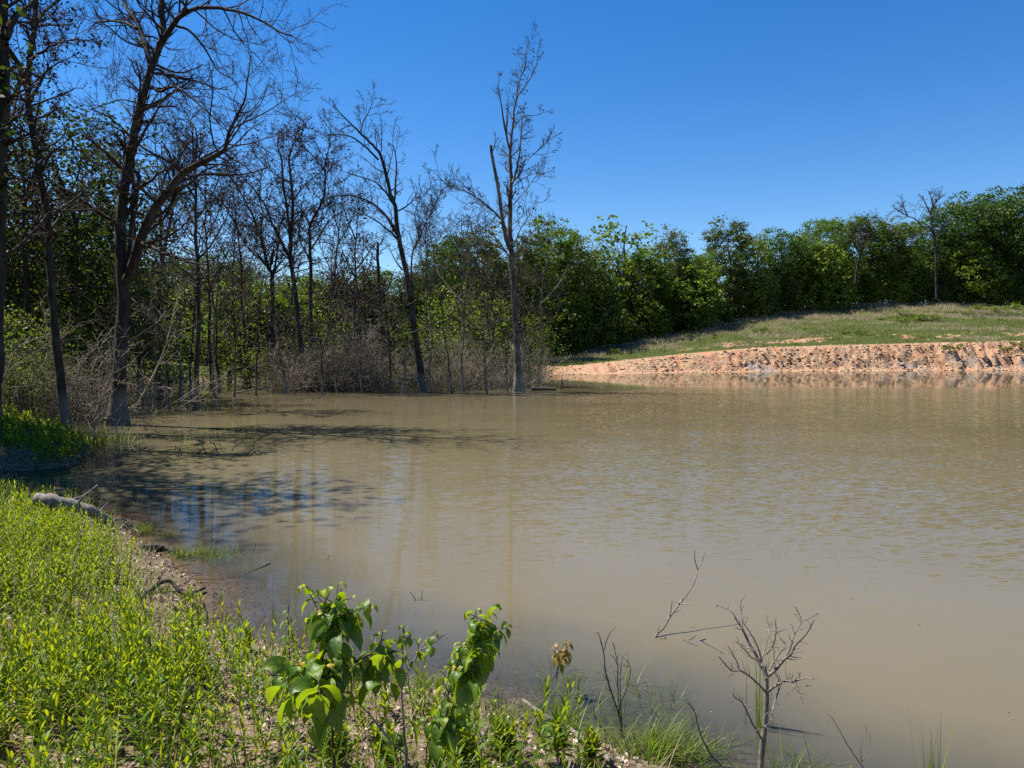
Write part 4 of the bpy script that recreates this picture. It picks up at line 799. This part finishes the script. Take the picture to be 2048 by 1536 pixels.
cb, _ = stick("x", "", "", 3.75, [
    (q((722,1075),(650,930),(570,760),(480,610),(380,400),(300,280),(245,175),(150,115),(0,62)), 0.011, 0.003, 0.15),
    (q((380,395),(370,250),(355,120),(365,-10)), 0.006, 0.002, 0.05), (q((650,860),(620,720),(540,540),(470,430),(390,310)), 0.006, 0.002, -0.15),
    (q((650,855),(530,820),(450,730),(380,660),(285,570)), 0.005, 0.002, -0.1), (q((660,930),(655,840),(690,700),(730,560),(765,470),(725,405)), 0.005, 0.002, 0.2),
    (q((735,1065),(850,970),(950,850),(1070,740),(1120,630),(1270,480),(1390,265)), 0.011, 0.004, -0.12), (q((960,840),(1040,690),(1090,520),(1150,390),(1210,290),(1110,70)), 0.008, 0.003, 0.15),
    (q((1210,290),(1300,260),(1450,185)), 0.004, 0.002, 0.0), (q((735,1040),(800,900),(900,740),(1000,640),(900,520),(860,450),(770,390),(700,180)), 0.006, 0.002, 0.2),
    (q((715,760),(780,680),(830,570),(850,450),(840,280)), 0.005, 0.002, -0.2), (q((715,1040),(710,900),(705,780)), 0.005, 0.003, 0.1), (q((860,450),(930,430),(1000,400)), 0.003, 0.002, 0.05),
    (q((715,1290),(610,1180),(490,1070),(350,985),(240,990),(150,910),(50,785)), 0.008, 0.003, -0.2), (q((345,980),(300,850),(240,740),(180,640)), 0.0045, 0.002, 0.0), (q((235,1000),(235,880)), 0.003, 0.002, 0.0),
    (q((725,1285),(800,1230),(900,1170),(990,1130),(1090,1140),(1190,1110),(1290,1090),(1385,1112)), 0.010, 0.003, -0.2), (q((1165,1120),(1180,1060),(1192,1010)), 0.004, 0.002, 0.0),
    (q((1085,1145),(1120,1210),(1240,1195),(1350,1200)), 0.003, 0.0015, 0.0), (q((1090,1180),(1140,1260),(1200,1355)), 0.003, 0.0015, -0.1), (q((1000,1130),(1010,1060),(1060,1030)), 0.003, 0.0015, -0.05),
    (q((905,1200),(860,1350),(810,1520),(770,1700),(700,1760),(560,1830)), 0.006, 0.003, -0.25), (q((905,1200),(880,1090),(845,1020),(830,850),(810,600)), 0.004, 0.002, -0.1),
    (q((690,2010),(600,1850),(520,1720),(450,1560),(370,1420),(290,1370),(250,1320)), 0.0075, 0.003, -0.15), (q((375,1410),(400,1340)), 0.003, 0.002, 0.0), (q((410,1480),(480,1475),(540,1480)), 0.0035, 0.002, 0.0)], 503, dens=50, tw=0.0016, S=6)
cb.build("crown", DEADWOOD, root, base)
# smaller twigs near the bottom edge
q = lambda *p: lpx(1040, 1080, 3.2, *p)
stick_thing("dead_branch", "dark curved twig leaning left beside the leafless grey sapling, bottom edge", "branch", 4.1, [
    (q((1330,1480),(1220,1370),(1150,1230),(1120,1110),(1090,1060),(1030,1015)), 0.0075, 0.003, 0.0), (q((1100,1060),(1120,1020),(1140,1010)), 0.003, 0.002, 0), (q((1120,1110),(1150,1120),(1185,1125)), 0.003, 0.0015, 0), (q((1090,1055),(1060,1010)), 0.003, 0.0015, 0)], 504, dens=10, below=0.2)
stick_thing("bare_shrub", "cluster of upright bare dark stems in the shallow water", "stems plant", 4.6, [
    (q((655,1290),(640,1150),(610,1050),(570,930),(545,830),(535,720),(515,640),(500,590)), 0.0085, 0.003, 0.1), (q((540,700),(555,640),(580,590),(612,560)), 0.004, 0.002, 0),
    (q((650,1290),(635,1100),(625,930),(625,800),(612,720),(602,675)), 0.006, 0.002, -0.1), (q((660,1290),(645,1050),(640,900),(650,800),(652,745)), 0.005, 0.002, 0.1),
    (q((640,1050),(680,960),(705,850),(700,800),(685,765)), 0.004, 0.002, -0.1), (q((668,1280),(670,1150),(668,1020)), 0.004, 0.002, 0.1), (q((625,800),(600,750),(578,738)), 0.003, 0.002, 0), (q((660,790),(690,830)), 0.002, 0.001, 0)], 505, dens=14, below=0.15, matl=LOGBARK)
stick_thing("bent_twig", "single bowed dead twig arching left of the bare stem cluster", "twig", 4.6, [
    (q((600,1270),(540,1220),(490,1150),(470,1080),(480,1010),(522,945)), 0.006, 0.003, 0.0)], 506, below=0.05)
stick_thing("forked_twig", "small Y-shaped dark twig poking up from open water", "twig", 7.1, [
    (lpx(820,1180,4.267,(100,160),(100,80),(106,0)), 0.006, 0.003, 0), (lpx(820,1180,4.267,(92,155),(45,80),(0,10)), 0.006, 0.003, 0), (lpx(820,1180,4.267,(80,130),(68,95),(75,55)), 0.003, 0.002, 0)], 507, below=0.2, matl=LOGBARK)
stick_thing("dead_twig", "thin twig fork at the bottom edge right of the leafless grey sapling", "twig", 3.9, [
    (lpx(1400,1150,3.16,(1030,1215),(990,1160),(930,1070),(880,980),(835,905),(800,875)), 0.0035, 0.0015, 0), (lpx(1400,1150,3.16,(1020,1180),(1015,1090),(1030,1020),(1050,990),(1045,940)), 0.003, 0.0015, 0),
    (lpx(1400,1150,3.16,(1025,1180),(1060,1110),(1075,1050),(1072,1000)), 0.0025, 0.0015, 0), (lpx(1400,1150,3.16,(1050,990),(1110,990)), 0.002, 0.001, 0)], 508, below=0.2)
stick_thing("dead_twig", "slanting thin twig crossing the shallows under the bronze-leaved sprig", "twig", 4.9, [(lpx(820,1180,4.267,(1175,1090),(1100,960),(1010,820),(905,695)), 0.004, 0.002, 0.2)], 509, below=0.05)
stick_thing("standing_twig", "thin upright stick in the shallows beside the near leafy shrub", "twig", 5.6, [(L((540,1298),(545,1260),(548,1200)), 0.005, 0.0035, 0.0)], 510, below=0.05)
stick_thing("dead_branch", "white forked stick in the cove in front of the huge forked tree", "branch", 21, [(L((234,866),(230,850),(226,838)), 0.03, 0.015, 0), (L((233,852),(240,838),(240,828)), 0.02, 0.01, 0)], 511, below=0.2)
stick_thing("dead_branch", "white branching stick standing left of the huge forked tree's roots", "branch", 20.5, [(L((190,872),(188,850),(182,832),(180,825)), 0.03, 0.012, 0), (L((188,852),(196,838),(200,828)), 0.018, 0.01, 0), (L((188,846),(198,842),(197,834)), 0.015, 0.01, 0)], 512, below=0.2)
stick_thing("dead_branch", "bleached pair of sticks standing alone in the middle of the cove", "branch", 16.8, [(L((357,936),(356,915),(358,893)), 0.018, 0.012, 0), (L((352,910),(351,898),(350,889)), 0.01, 0.006, 0), (L((356,912),(362,905)), 0.008, 0.006, 0)], 513, below=0.2)
def heap(px, D, w, seed, label):
    r = np.random.default_rng(seed); b = MB(); c = at(px, 700, D); c[2] = 0
    p0 = np.stack([c[0] + (r.random(5) - 0.5) * w, c[1] + (r.random(5) - 0.5) * w * 0.6, np.full(5, -0.05)], -1); d = np.stack([r.normal(size=5), r.normal(size=5) * 0.4, 0.35 + 0.3 * r.random(5)], -1); d /= np.linalg.norm(d, axis=1, keepdims=True); pts = [p0]
    for k in range(6): d = d + r.normal(size=d.shape) * 0.3 - [0, 0, 0.07]; d /= np.linalg.norm(d, axis=1, keepdims=True); pts.append(pts[-1] + d * w / 6)
    P = np.stack(pts, 1); R = np.repeat(np.linspace(0.014, 0.006, 7)[None], 5, 0); A, Ra = spawn(P, R, 5, r, 0.2, 1, 0.4, 0.9, 5, 0.3, 0, 0.6, 0.005); b.tubes(P, R, 5); b.tubes(A, Ra, 4)
    o = b.build("brush_pile", LOGBARK, None, c); o.location = c; tag(o, label, "branches")
heap(440, 17.5, 0.75, 514, "tangle of dark twigs breaking the water surface mid cove"); heap(478, 17.0, 0.6, 515, "smaller curved twig tangle right of the dark one, mid cove"); heap(375, 17.2, 0.35, 516, "little twig tangle beside the bleached pair of sticks")
heap(262, 22.5, 1.2, 517, "dark snag of roots and twigs at the right of the huge forked trunk"); heap(150, 24.5, 1.6, 518, "dark fallen twigs heaped at the leaning trunk's foot")
# logs
def log(name, label, pts, r0, r1, seed, matl=DEADWOOD, stubs=0):
    r = np.random.default_rng(seed); P = resample(np.array(pts), 22); P[1:-1] += r.normal(size=(20, 3)) * r0 * 0.06; R = np.linspace(r0, r1, 22) * (1 + 0.18 * (r.random(22) - 0.5)); b = MB(); b.tubes(P, R, 14, cap=True)
    b.tubes(P[:2][::-1] + (P[0] - P[1]) * 0.0, R[:2][::-1], 14, cap=True)
    if stubs: A, Ra = spawn(P[None], R[None], stubs, r, 0.2, 0.95, r0 * 5, 0.9, 5, 0.15, 0.1, 0.3, 0.004, absolute=True); b.tubes(A, Ra, 6, cap=True)
    c = P[0]; o = b.build(name, matl, None, c); o.location = c; return tag(o, label, "log" if r0 > 0.03 else "branch")
def gp(px, py, lift=0.0):
    D = np.linspace(1.5, 30, 2500); rr_ = ray(px, py); X = rr_[0] / rr_[1] * D; zz = CZ + rr_[2] / rr_[1] * D; g = np.maximum(terrain(X, D), 0); i = int(np.argmax(g > zz)); return np.array([X[i], D[i], g[i] + lift])
log("fallen_log", "weathered grey log lying on the left bank at the weeds' far edge", [gp(75,1042,.26), gp(110,1044,.25), gp(150,1048,.22), gp(185,1052,.17), gp(218,1058,.10)], 0.09, 0.06, 601, stubs=4)
log("curved_branch", "bleached arched branch end over the dark water behind the log", [gp(106,1030,.05), gp(106,1030,.28), gp(125,1028,.33), gp(150,1030,.25), gp(170,1035,.13)], 0.010, 0.005, 602)
log("dead_branch", "thin pale branch bent into the water right of the log", [gp(190,1055,.05), gp(225,1048,.05), gp(250,1046,.05), gp(268,1056,.03), gp(278,1072,.0)], 0.016, 0.008, 603, stubs=3)
log("dead_branch", "second thin pale branch just below the bent one right of the log", [gp(200,1065,.03), gp(235,1058,.03), gp(262,1060,.03), gp(285,1068,0)], 0.012, 0.006, 613)
log("log_stub", "short crumbling wood chunk on the muddy shore below the log", [gp(286,1100,.02), gp(305,1100,.03), gp(330,1100,.03), gp(348,1104,.01)], 0.045, 0.03, 604, LOGBARK, 1)
log("crooked_branch", "thick crooked dark branch on the mud at the water edge, left shore", [gp(272,1200,.0), gp(305,1186,.04), gp(325,1180,.08), gp(345,1180,.07), gp(362,1192,.02), gp(385,1190,.02), gp(410,1182,.03)], 0.024, 0.013, 605, LOGBARK, 2)
log("dead_branch", "short grey stick half buried in the weeds near the bottom left", [gp(275,1510,.03), gp(300,1492,.05), gp(322,1476,.07)], 0.013, 0.010, 606)
log("dead_branch", "long thin vine-like stick arching through the weeds, bottom left", [gp(240,1465,.05), gp(290,1482,.10), gp(350,1478,.14), gp(405,1478,.12)], 0.004, 0.003, 607)
log("driftwood_root", "bleached curled root on the gravel below the right leafy shrub", [gp(955,1500,.0), gp(970,1474,.03), gp(985,1474,.05), gp(1000,1484,.05), gp(998,1510,.02), gp(985,1536,.0)], 0.017, 0.009, 608)
log("driftwood_branch", "pale driftwood stick running from the gravel into the shallows, bottom centre", [gp(1045,1400,.0), gp(1090,1435,.01), gp(1130,1460,.03), gp(1160,1490,.04), gp(1190,1510,.04), gp(1225,1536,.03)], 0.012, 0.016, 609)
log("driftwood_branch", "dark stick lying at the waterline in front of the bronze-leaved sprig", [gp(985,1456,.01), gp(1010,1455,.015), gp(1035,1452,.01)], 0.008, 0.005, 610, LOGBARK)
log("driftwood_branch", "thin stick under the shallow water left of the bronze-leaved sprig", [gp(905,1365,-.02), gp(980,1385,-.02), gp(1050,1410,-.02), gp(1090,1432,-.01)], 0.006, 0.005, 611, LOGBARK)
log("floating_log", "thin dark log floating by the left shallows", [gp(455,1155,-.01), gp(480,1152,-.005), gp(510,1140,0), gp(540,1128,.008)], 0.007, 0.009, 612, LOGBARK)
log("floating_log", "dark flat-topped log floating just right of the tallest dead tree", [at(1063,778,44.5) * [1, 1, 0] + [0, 0, .08], at(1085,778,44.5) * [1, 1, 0] + [0, 0, .08], at(1112,777,44.5) * [1, 1, 0] + [0, 0, .07]], 0.16, 0.11, 614, LOGBARK)
log("fallen_branch", "long pale fallen trunk resting low over the water left of the dark vase tree", [at(470,786,40), at(510,778,41), at(545,772,42), at(585,769,43)], 0.05, 0.03, 615, DEADWOOD, 4)
log("fallen_branch", "pale fallen branch low in the brush left of the leaning tree", [at(768,769,43), at(800,764,43), at(834,754,43.5)], 0.05, 0.025, 616, DEADWOOD, 3)
for k, (px, top, ln) in enumerate([(1121, 757, 3), (1127, 752, -4)]):
    stick_thing("standing_stake", ["short dark stake in the water right of the floating log", "thinner leaning stake right of the short dark one"][k], "stake", 45, [(L((px, 780), (px + ln, top)), 0.04, 0.03, 0)], 620 + k, matl=LOGBARK, below=0.2)
for k, (px, py, h) in enumerate([(655,1120,.06),(507,1105,.11),(402,1060,.16),(350,1180,.0)][:3]):
    b0 = on_water(px, py); stick_thing("standing_twig", ["tiny stub sticking out of the water near a floating leaf strand", "leaning twig at the water grass tip, left shallows", "thin twig standing in the left shallows above the water grass"][k], "twig", b0[1], [([(px, py), (px + 4, py - h / b0[1] * F)], 0.005, 0.003, 0)], 630 + k, matl=LOGBARK, below=0.1)

# ------------------------------------------------------------------ leafy shrubs close to the camera
def big_leaves(mb, base, d, L, r, width=0.215, droop=0.4, tint=None):
    """curved folded leaves: base (n,3), d (n,3), L (n,)"""
    n = len(base); d = d / np.linalg.norm(d, axis=1, keepdims=True); K = 9; pts = [base]; side = np.cross(d, [0, 0, 1.0]) + r.normal(size=(n, 3)) * 0.35; side /= np.linalg.norm(side, axis=1, keepdims=True)
    dd = d.copy()
    for k in range(K - 1): dd = dd + np.array([0, 0, -droop]) * (0.5 + r.random((n, 1))); dd /= np.linalg.norm(dd, axis=1, keepdims=True); pts.append(pts[-1] + dd * L[:, None] / (K - 1))
    P = np.stack(pts, 1); W = L[:, None] * width * np.array([0.07, 0.45, 0.82, 1.0, 1.0, 0.86, 0.62, 0.3, 0.02])[None]
    W = W * (1 + 0.05 * r.normal(size=W.shape)); T = np.gradient(P, axis=1); S = side[:, None] - (side[:, None] * T).sum(-1, keepdims=True) * T / ((T * T).sum(-1, keepdims=True) + 1e-9); S /= np.linalg.norm(S, axis=-1, keepdims=True)
    Nn = np.cross(S, T); Nn /= np.linalg.norm(Nn, axis=-1, keepdims=True) + 1e-9
    cols = []
    for c, up in ((-1, 0.30), (-0.55, 0.22), (0, 0.0), (0.55, 0.22), (1, 0.30)):
        rip = 0.05 * np.sin(np.arange(K) * 2.4 + c * 2)[None, :, None] * abs(c)
        cols.append(P + S * (W * c)[..., None] + Nn * (W[..., None] * (up + rip)))
    mb.grid(np.stack(cols, 2), False, tint)
def shrub_near(label, D, stems, tufts, seed, leafmat=SHRUBLEAF, L=0.104, n=9, name="leafy_shrub", stemmat=LOGBARK, cat="shrub", width=0.24):
    r = np.random.default_rng(seed); sb, base = stick("s", "", "", D, stems, seed, below=0.5, S=7)
    root = thing(name, label, cat, base); lb = MB()
    for (px, py, dz, sz, cnt, dx, dy) in tufts:
        sz = sz ** 0.6 if sz > 0.6 else sz; cnt = int(cnt * 0.95) if sz > 0.6 else cnt
        end = at(px, py, D + dz); ax = np.array([dx, r.normal() * 0.35, dy]); ax /= np.linalg.norm(ax)
        L0 = L * sz; tl = L0 * 1.15; t = np.linspace(0, 1, cnt); b = end[None] - ax[None] * tl * (1 - t[:, None]); az = np.arange(cnt) * 2.4 + r.random() * 6
        e1 = np.cross(ax, [0.2, 1, 0.1]); e1 /= np.linalg.norm(e1); e2 = np.cross(ax, e1)
        d = ax[None] * (0.25 + 0.9 * t[:, None]) + (e1 * np.cos(az)[:, None] + e2 * np.sin(az)[:, None]) * (1.5 - 0.7 * t[:, None])
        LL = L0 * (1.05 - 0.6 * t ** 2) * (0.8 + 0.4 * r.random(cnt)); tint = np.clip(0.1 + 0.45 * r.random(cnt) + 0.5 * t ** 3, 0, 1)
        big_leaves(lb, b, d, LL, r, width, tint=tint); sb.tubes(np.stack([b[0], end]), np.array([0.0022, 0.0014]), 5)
    sb.build("stem", stemmat, root, base); lb.build("foliage", leafmat, root, base); return root
q = lambda *p: lpx(460, 1100, 3.413, *p)
# left, largest: (x, y in the crop) tufts
def T(*rows): return [(460 + a / 3.413, 1100 + b / 3.413, dz, sz, c, dx, dy) for a, b, dz, sz, c, dx, dy in rows]
shrub_near("largest glossy leafy shrub at the bottom centre-left, near the camera", 2.75, [
    (q((710,1700),(708,1480),(700,1250),(698,1000),(700,700),(690,520),(740,380),(760,260)), 0.0075, 0.003, 0.1),
    (q((695,470),(640,370),(580,300),(520,240)), 0.0035, 0.002, 0.05), (q((640,370),(680,290),(692,235)), 0.003, 0.002, 0), (q((720,480),(800,430),(880,410),(950,380)), 0.0035, 0.002, -0.05),
    (q((698,900),(600,830),(480,790),(370,800),(280,860)), 0.004, 0.002, -0.15), (q((698,880),(760,800),(800,740)), 0.004, 0.002, -0.1), (q((600,830),(560,740)), 0.003, 0.002, 0),
    (q((705,850),(860,760),(980,700),(1030,620),(1045,540)), 0.004, 0.002, 0.05)],
    T((520,245,0,.85,8,-.5,.9),(600,300,0,.9,6,-.6,.5),(740,235,0,.8,8,.1,1),(760,330,.03,.9,8,.3,.8),(830,330,0,.7,4,.9,.3),(760,440,0,1.0,9,.1,.7),(640,440,-.05,1.1,9,-.3,.5),(850,430,0,1.0,9,.8,.3),(960,375,0,.8,9,.9,.5),(560,480,-.05,1.0,8,-.7,.3),(880,470,.05,1.0,6,.8,0),
      (370,760,-.1,1.1,10,-.7,.5),(280,860,-.15,1.25,10,-.8,.2),(480,780,-.1,1.2,10,-.3,.6),(380,860,-.15,1.3,9,-.3,.1),(540,760,-.1,1.2,10,-.1,.6),(620,720,-.08,1.2,10,.1,.8),(740,710,-.1,1.3,11,.4,.6),(800,760,-.1,1.2,9,.6,.3),(700,820,-.15,1.35,9,.1,.2),(600,830,-.15,1.3,9,-.2,.1),(860,820,-.1,1.1,8,.8,.0),
      (720,980,-.12,1.1,8,.1,.1),(820,980,-.1,1.1,7,.6,0),(1040,560,.05,.8,8,.1,1),(1000,640,.05,1.0,9,-.4,.5),(1080,650,.05,1.0,9,.5,.5),(1010,720,0,1.1,9,-.1,.2),(1110,690,.05,1.0,8,.9,.2),(930,740,0,1.0,8,.3,.3),(640,560,0,1.1,8,-.2,.1),(700,560,0,1.1,8,.2,.1)), 701)
shrub_near("half-bare stem with a few tiny round leaves between the two leafy shrubs", 2.9, [
    (q((1200,1700),(1200,1480),(1205,1390),(1190,1280),(1180,1100),(1170,960),(1168,880),(1175,760),(1180,640),(1180,520)), 0.0085, 0.0025, 0.0),
    (q((1175,880),(1240,780),(1300,680),(1350,600),(1395,550)), 0.004, 0.002, 0.1), (q((1310,680),(1400,630),(1460,580),(1515,545)), 0.0035, 0.002, 0.0), (q((1160,880),(1120,820),(1105,790)), 0.0035, 0.002, 0),
    (q((1200,1390),(1100,1310),(1000,1180),(920,1090),(860,1050),(640,1050),(520,1030)), 0.0055, 0.002, -0.1), (q((1180,640),(1210,600),(1240,580)), 0.002, 0.0015, 0), (q((1310,690),(1350,690),(1380,680)), 0.002, 0.0015, 0), (q((1185,560),(1230,500),(1290,390)), 0.002, 0.0015, .1)],
    T((1185,510,0,.35,4,0,1),(1240,590,0,.45,4,.8,.2),(1215,630,0,.3,3,.8,.2),(1410,545,0,.4,4,.6,.8),(1385,600,0,.28,3,.4,.8),(1385,680,0,.4,4,.9,.0),(1210,735,0,.3,3,.9,.1),(1150,1240,0,1.2,2,-.2,-.3),(1275,745,0,.2,3,.5,.3)), 702, name="leafy_shrub", stemmat=DEADWOOD, width=0.36)
shrub_near("second glossy leafy shrub, right of the half-bare stem", 2.95, [
    (q((1340,1700),(1350,1480),(1400,1350),(1440,1240),(1480,1100),(1490,980),(1520,870),(1560,750),(1600,650),(1640,590)), 0.0075, 0.0025, 0.0),
    (q((1350,1480),(1340,1380),(1360,1270)), 0.004, 0.003, 0), (q((1490,970),(1460,910),(1448,860)), 0.003, 0.002, 0), (q((1495,975),(1560,930),(1610,905)), 0.003, 0.002, 0.05),
    (q((1580,700),(1680,640),(1740,600),(1820,540),(1880,520)), 0.0035, 0.002, 0.05), (q((1640,590),(1660,500),(1675,420)), 0.003, 0.002, 0), (q((1600,800),(1700,790),(1760,790)), 0.003, 0.002, 0)],
    T((1680,410,0,.8,9,-.1,1),(1640,440,0,.9,6,-.8,.4),(1780,440,.03,.8,9,.5,.8),(1700,520,0,.95,9,-.1,.5),(1900,520,.03,.75,9,.9,.5),(1820,560,.03,.95,9,.6,.3),(1580,640,0,.9,8,-.6,.6),(1640,660,0,.95,8,0,.5),(1540,690,0,.9,6,-.8,.3),(1760,640,.03,1.0,9,.3,.2),(1560,780,0,1.0,9,-.4,.4),(1650,770,0,1.05,9,.2,.4),(1740,760,0,.95,9,.7,.3),(1700,800,0,1.0,7,.3,0),(1500,800,0,.9,8,-.7,.2),(1450,840,0,.5,5,-.5,.5),(1620,860,0,.8,6,.2,.1),
      (1430,1080,0,.9,9,-.1,.9),(1380,1140,0,1.0,9,-.8,.3),(1500,1090,0,1.0,9,.3,.6),(1570,1130,0,1.0,9,.7,.3),(1440,1180,0,1.1,9,0,.1),(1280,1170,0,.8,8,-.9,.2),(1610,1200,0,.8,6,.8,.1),(1540,1010,0,.9,6,.2,.6),(1620,1040,0,.8,6,.7,.4)), 703)
q2 = lambda *p: lpx(820, 1180, 4.267, *p)
def T2(*rows): return [(820 + a / 4.267, 1180 + b / 4.267, dz, sz, c, dx, dy) for a, b, dz, sz, c, dx, dy in rows]
shrub_near("bronze-leaved sprig growing out of the shallow water", 5.1, [(q2((1170,910),(1180,830),(1220,760),(1260,690),(1280,600),(1300,500),(1340,430)), 0.006, 0.003, 0.1), (q2((1220,760),(1260,715),(1295,680)), 0.003, 0.002, 0), (q2((1250,770),(1255,700),(1262,620),(1240,540),(1215,510)), 0.004, 0.003, 0), (q2((1160,890),(1130,860),(1110,845)), 0.003, .002, 0)],
    T2((1335,430,0,.8,12,.1,1),(1230,480,0,.75,9,-.7,.6),(1300,520,0,.8,8,0,.3),(1340,520,0,.7,6,.7,.2)), 704, RUSTLEAF, 0.10, name="leafy_sprig", cat="sprig", width=0.17)
shrub_near("narrow-leaved dark willow sprig behind the large leafy shrub's left side", 4.6, [(q((405,690),(400,560),(398,470),(402,380)), 0.004, 0.002, 0)],
    T((400,375,0,.6,6,0,1),(398,480,0,.7,6,-.1,.6),(400,560,0,.8,5,.2,.5),(398,620,0,.9,5,0,.2)), 705, SHRUBLEAF, 0.13, name="willow_sprig", cat="sprig", width=0.10)
shrub_near("small yellow-leaved rosette sprig on the mud, bottom centre", 4.3, [(q2((965,1300),(968,1240),(960,1180)), 0.004, 0.003, 0)], T2((960,1165,0,.9,9,0,1),(975,1220,0,.8,5,.2,.2)), 706, RUSTLEAF, 0.09, name="leafy_sprig", cat="sprig", width=0.16)

# leafy weeds that stand apart
def weed_thing(px, py, h, seed, label, n=1, leaf=0.085):
    r = np.random.default_rng(seed); c = gp(px, py); m = MB(); P = c + r.normal(size=(n, 3)) * [0.03, 0.03, 0] ; weeds(P, np.full(n, h) * (0.7 + 0.5 * r.random(n)), r, leaf, 20, 0.012, mb=m); o = m.build("leafy_weed", WEED, None, c); o.location = c; tag(o, label, "weed")
weed_thing(1105, 1522, 0.24, 801, "bright upright leafy weed clump by the driftwood stick, bottom centre", 4); weed_thing(1180, 1530, 0.16, 802, "leafy weed clump at the bottom edge right of the driftwood stick", 5)
weed_thing(385, 1268, 0.16, 803, "lone leafy weed on the mud left shore", 1); weed_thing(495, 1300, 0.16, 804, "lone leafy weed at the water edge left of the large shrub", 2); weed_thing(1010, 1530, 0.2, 805, "leafy weed clump under the right leafy shrub", 5)
weed_thing(15, 1030, 0.42, 806, "tall weed stalk against dark shade at the left frame edge", 2); weed_thing(48, 1040, 0.34, 807, "tall weed stalk between frame edge and log", 2); weed_thing(72, 1045, 0.28, 808, "tall weed stalk at the log's left end", 2)
weed_thing(675, 1536, 0.22, 809, "dense weed clump under the largest leafy shrub", 7); weed_thing(780, 1540, 0.2, 810, "dense weed clump left of the half-bare stem's foot", 6); weed_thing(930, 1536, 0.22, 811, "dense weed clump between half-bare stem and right shrub", 7)

# grass tufts in the shallows
def tuft(x, y, h, n, w, seed, label, group=None, spread=0.06, lean=0.45, thick=0.0026):
    r = np.random.default_rng(seed); z = float(terrain(np.array([x]), np.array([y]))[0]); h = h * 1.15 + max(0, -z); c = np.array([x, y, z]); thick = thick * 1.3; n = int(n * 1.4); m = MB(); P = c + r.normal(size=(n, 3)) * [spread, spread, 0]; blades(P, h, thick, r, m, lean, 6, droop=w)
    o = m.build("grass_tuft", WATERGRASS, None, c); o.location = c; tag(o, label, "grass tuft", group)
TU = [(1105,1345,.20,70,"upright green grass tuft behind the bronze-leaved sprig"),(1145,1385,.16,110,"half-drowned grass tuft right of the bronze-leaved sprig"),(1120,1430,.18,90,"grass tuft below the bronze-leaved sprig"),(1125,1490,.24,80,"upright grass tuft beside the driftwood stick"),
 (1235,1365,.18,60,"faint drowned grass tuft left of the bare stem cluster"),(1215,1420,.14,50,"thin grass tuft at the bowed twig"),(1310,1410,.18,100,"pale arching grass tuft right of the bare stem cluster"),(1330,1505,.22,150,"biggest arching grass clump at the bottom edge"),(1265,1525,.24,120,"grass clump left of the biggest one, bottom edge"),
 (1390,1505,.2,100,"long-bladed arching clump at the dark curved twig's foot"),(1180,1515,.14,60,"short grass tuft on the waterline, bottom centre"),(1590,1545,.2,110,"yellowish grass clump at the bottom edge under the leafless sapling"),(860,1410,.14,70,"small grass tuft on the shore behind the half-bare stem"),
 (1020,1495,.12,60,"short grass tuft beside the yellow-leaved rosette"),(340,1070,.14,70,"grass tuft in the left shallows farthest up"),(395,1105,.16,120,"dense grass tuft in the left shallows by the wood chunk"),(430,1112,.15,120,"bright grass tuft right of the dense one, left shallows"),(455,1105,.13,80,"outer grass tuft in the left shallows"),
 (495,1132,.11,60,"slanted grass tuft by the leaning twig"),(360,1110,.14,80,"grass tuft touching the wood chunk"),(372,1215,.12,70,"grass tuft in front of the crooked branch"),(318,1215,.12,60,"grass tuft left of the crooked branch"),(285,1062,.2,70,"grass tuft at the tip of the thin pale branches")]
for k, (px, py, h, n, lab) in enumerate(TU):
    p = on_water(px, py); tuft(p[0], p[1], h, n, 0.16, 900 + k, lab, spread=0.06 if n < 100 else 0.09)
p = on_water(1525, 1452); tuft(p[0], p[1], .42, 26, 0.0, 930, "stand of thin upright reeds behind the leafless sapling's trunk", spread=0.03, lean=0.05, thick=0.003)
p = on_water(1860, 1545); tuft(p[0], p[1], .26, 16, 0.0, 931, "few thin yellow reeds near the bottom right corner", spread=0.035, lean=0.12, thick=0.003)
p = on_water(560, 1185); tuft(p[0], p[1], .12, 40, 0.02, 932, "sparse thin rushes in the left shallows near the floating log", spread=0.22, lean=0.1, thick=0.0015)
p = on_water(170, 885); tuft(p[0], p[1], .4, 240, 0.1, 933, "bright grass clump at the tip of the shaded left bank", spread=0.5, lean=0.3, thick=0.007)
# floating scraps
fl = MB(); n = 260; x = -4 + 9 * r.random(n); y = 3.2 + 14 * r.random(n) ** 1.3; k = shore(x, y) > 0.05; P = np.stack([x[k], y[k], np.full(k.sum(), 0.004)], -1)
fl.cards(P, 0.03, nrm=np.array([0, 0, 60.]), asp=0.5, r=r, tint=r.random(k.sum())); Vv = fl.v[0]; Vv[:, 2] = 0.004
o = fl.build("floating_leaves", RUSTLEAF, smooth=False); tag(o, "small leaf scraps floating on the shallow water", "leaves", kind="stuff")
print("built")
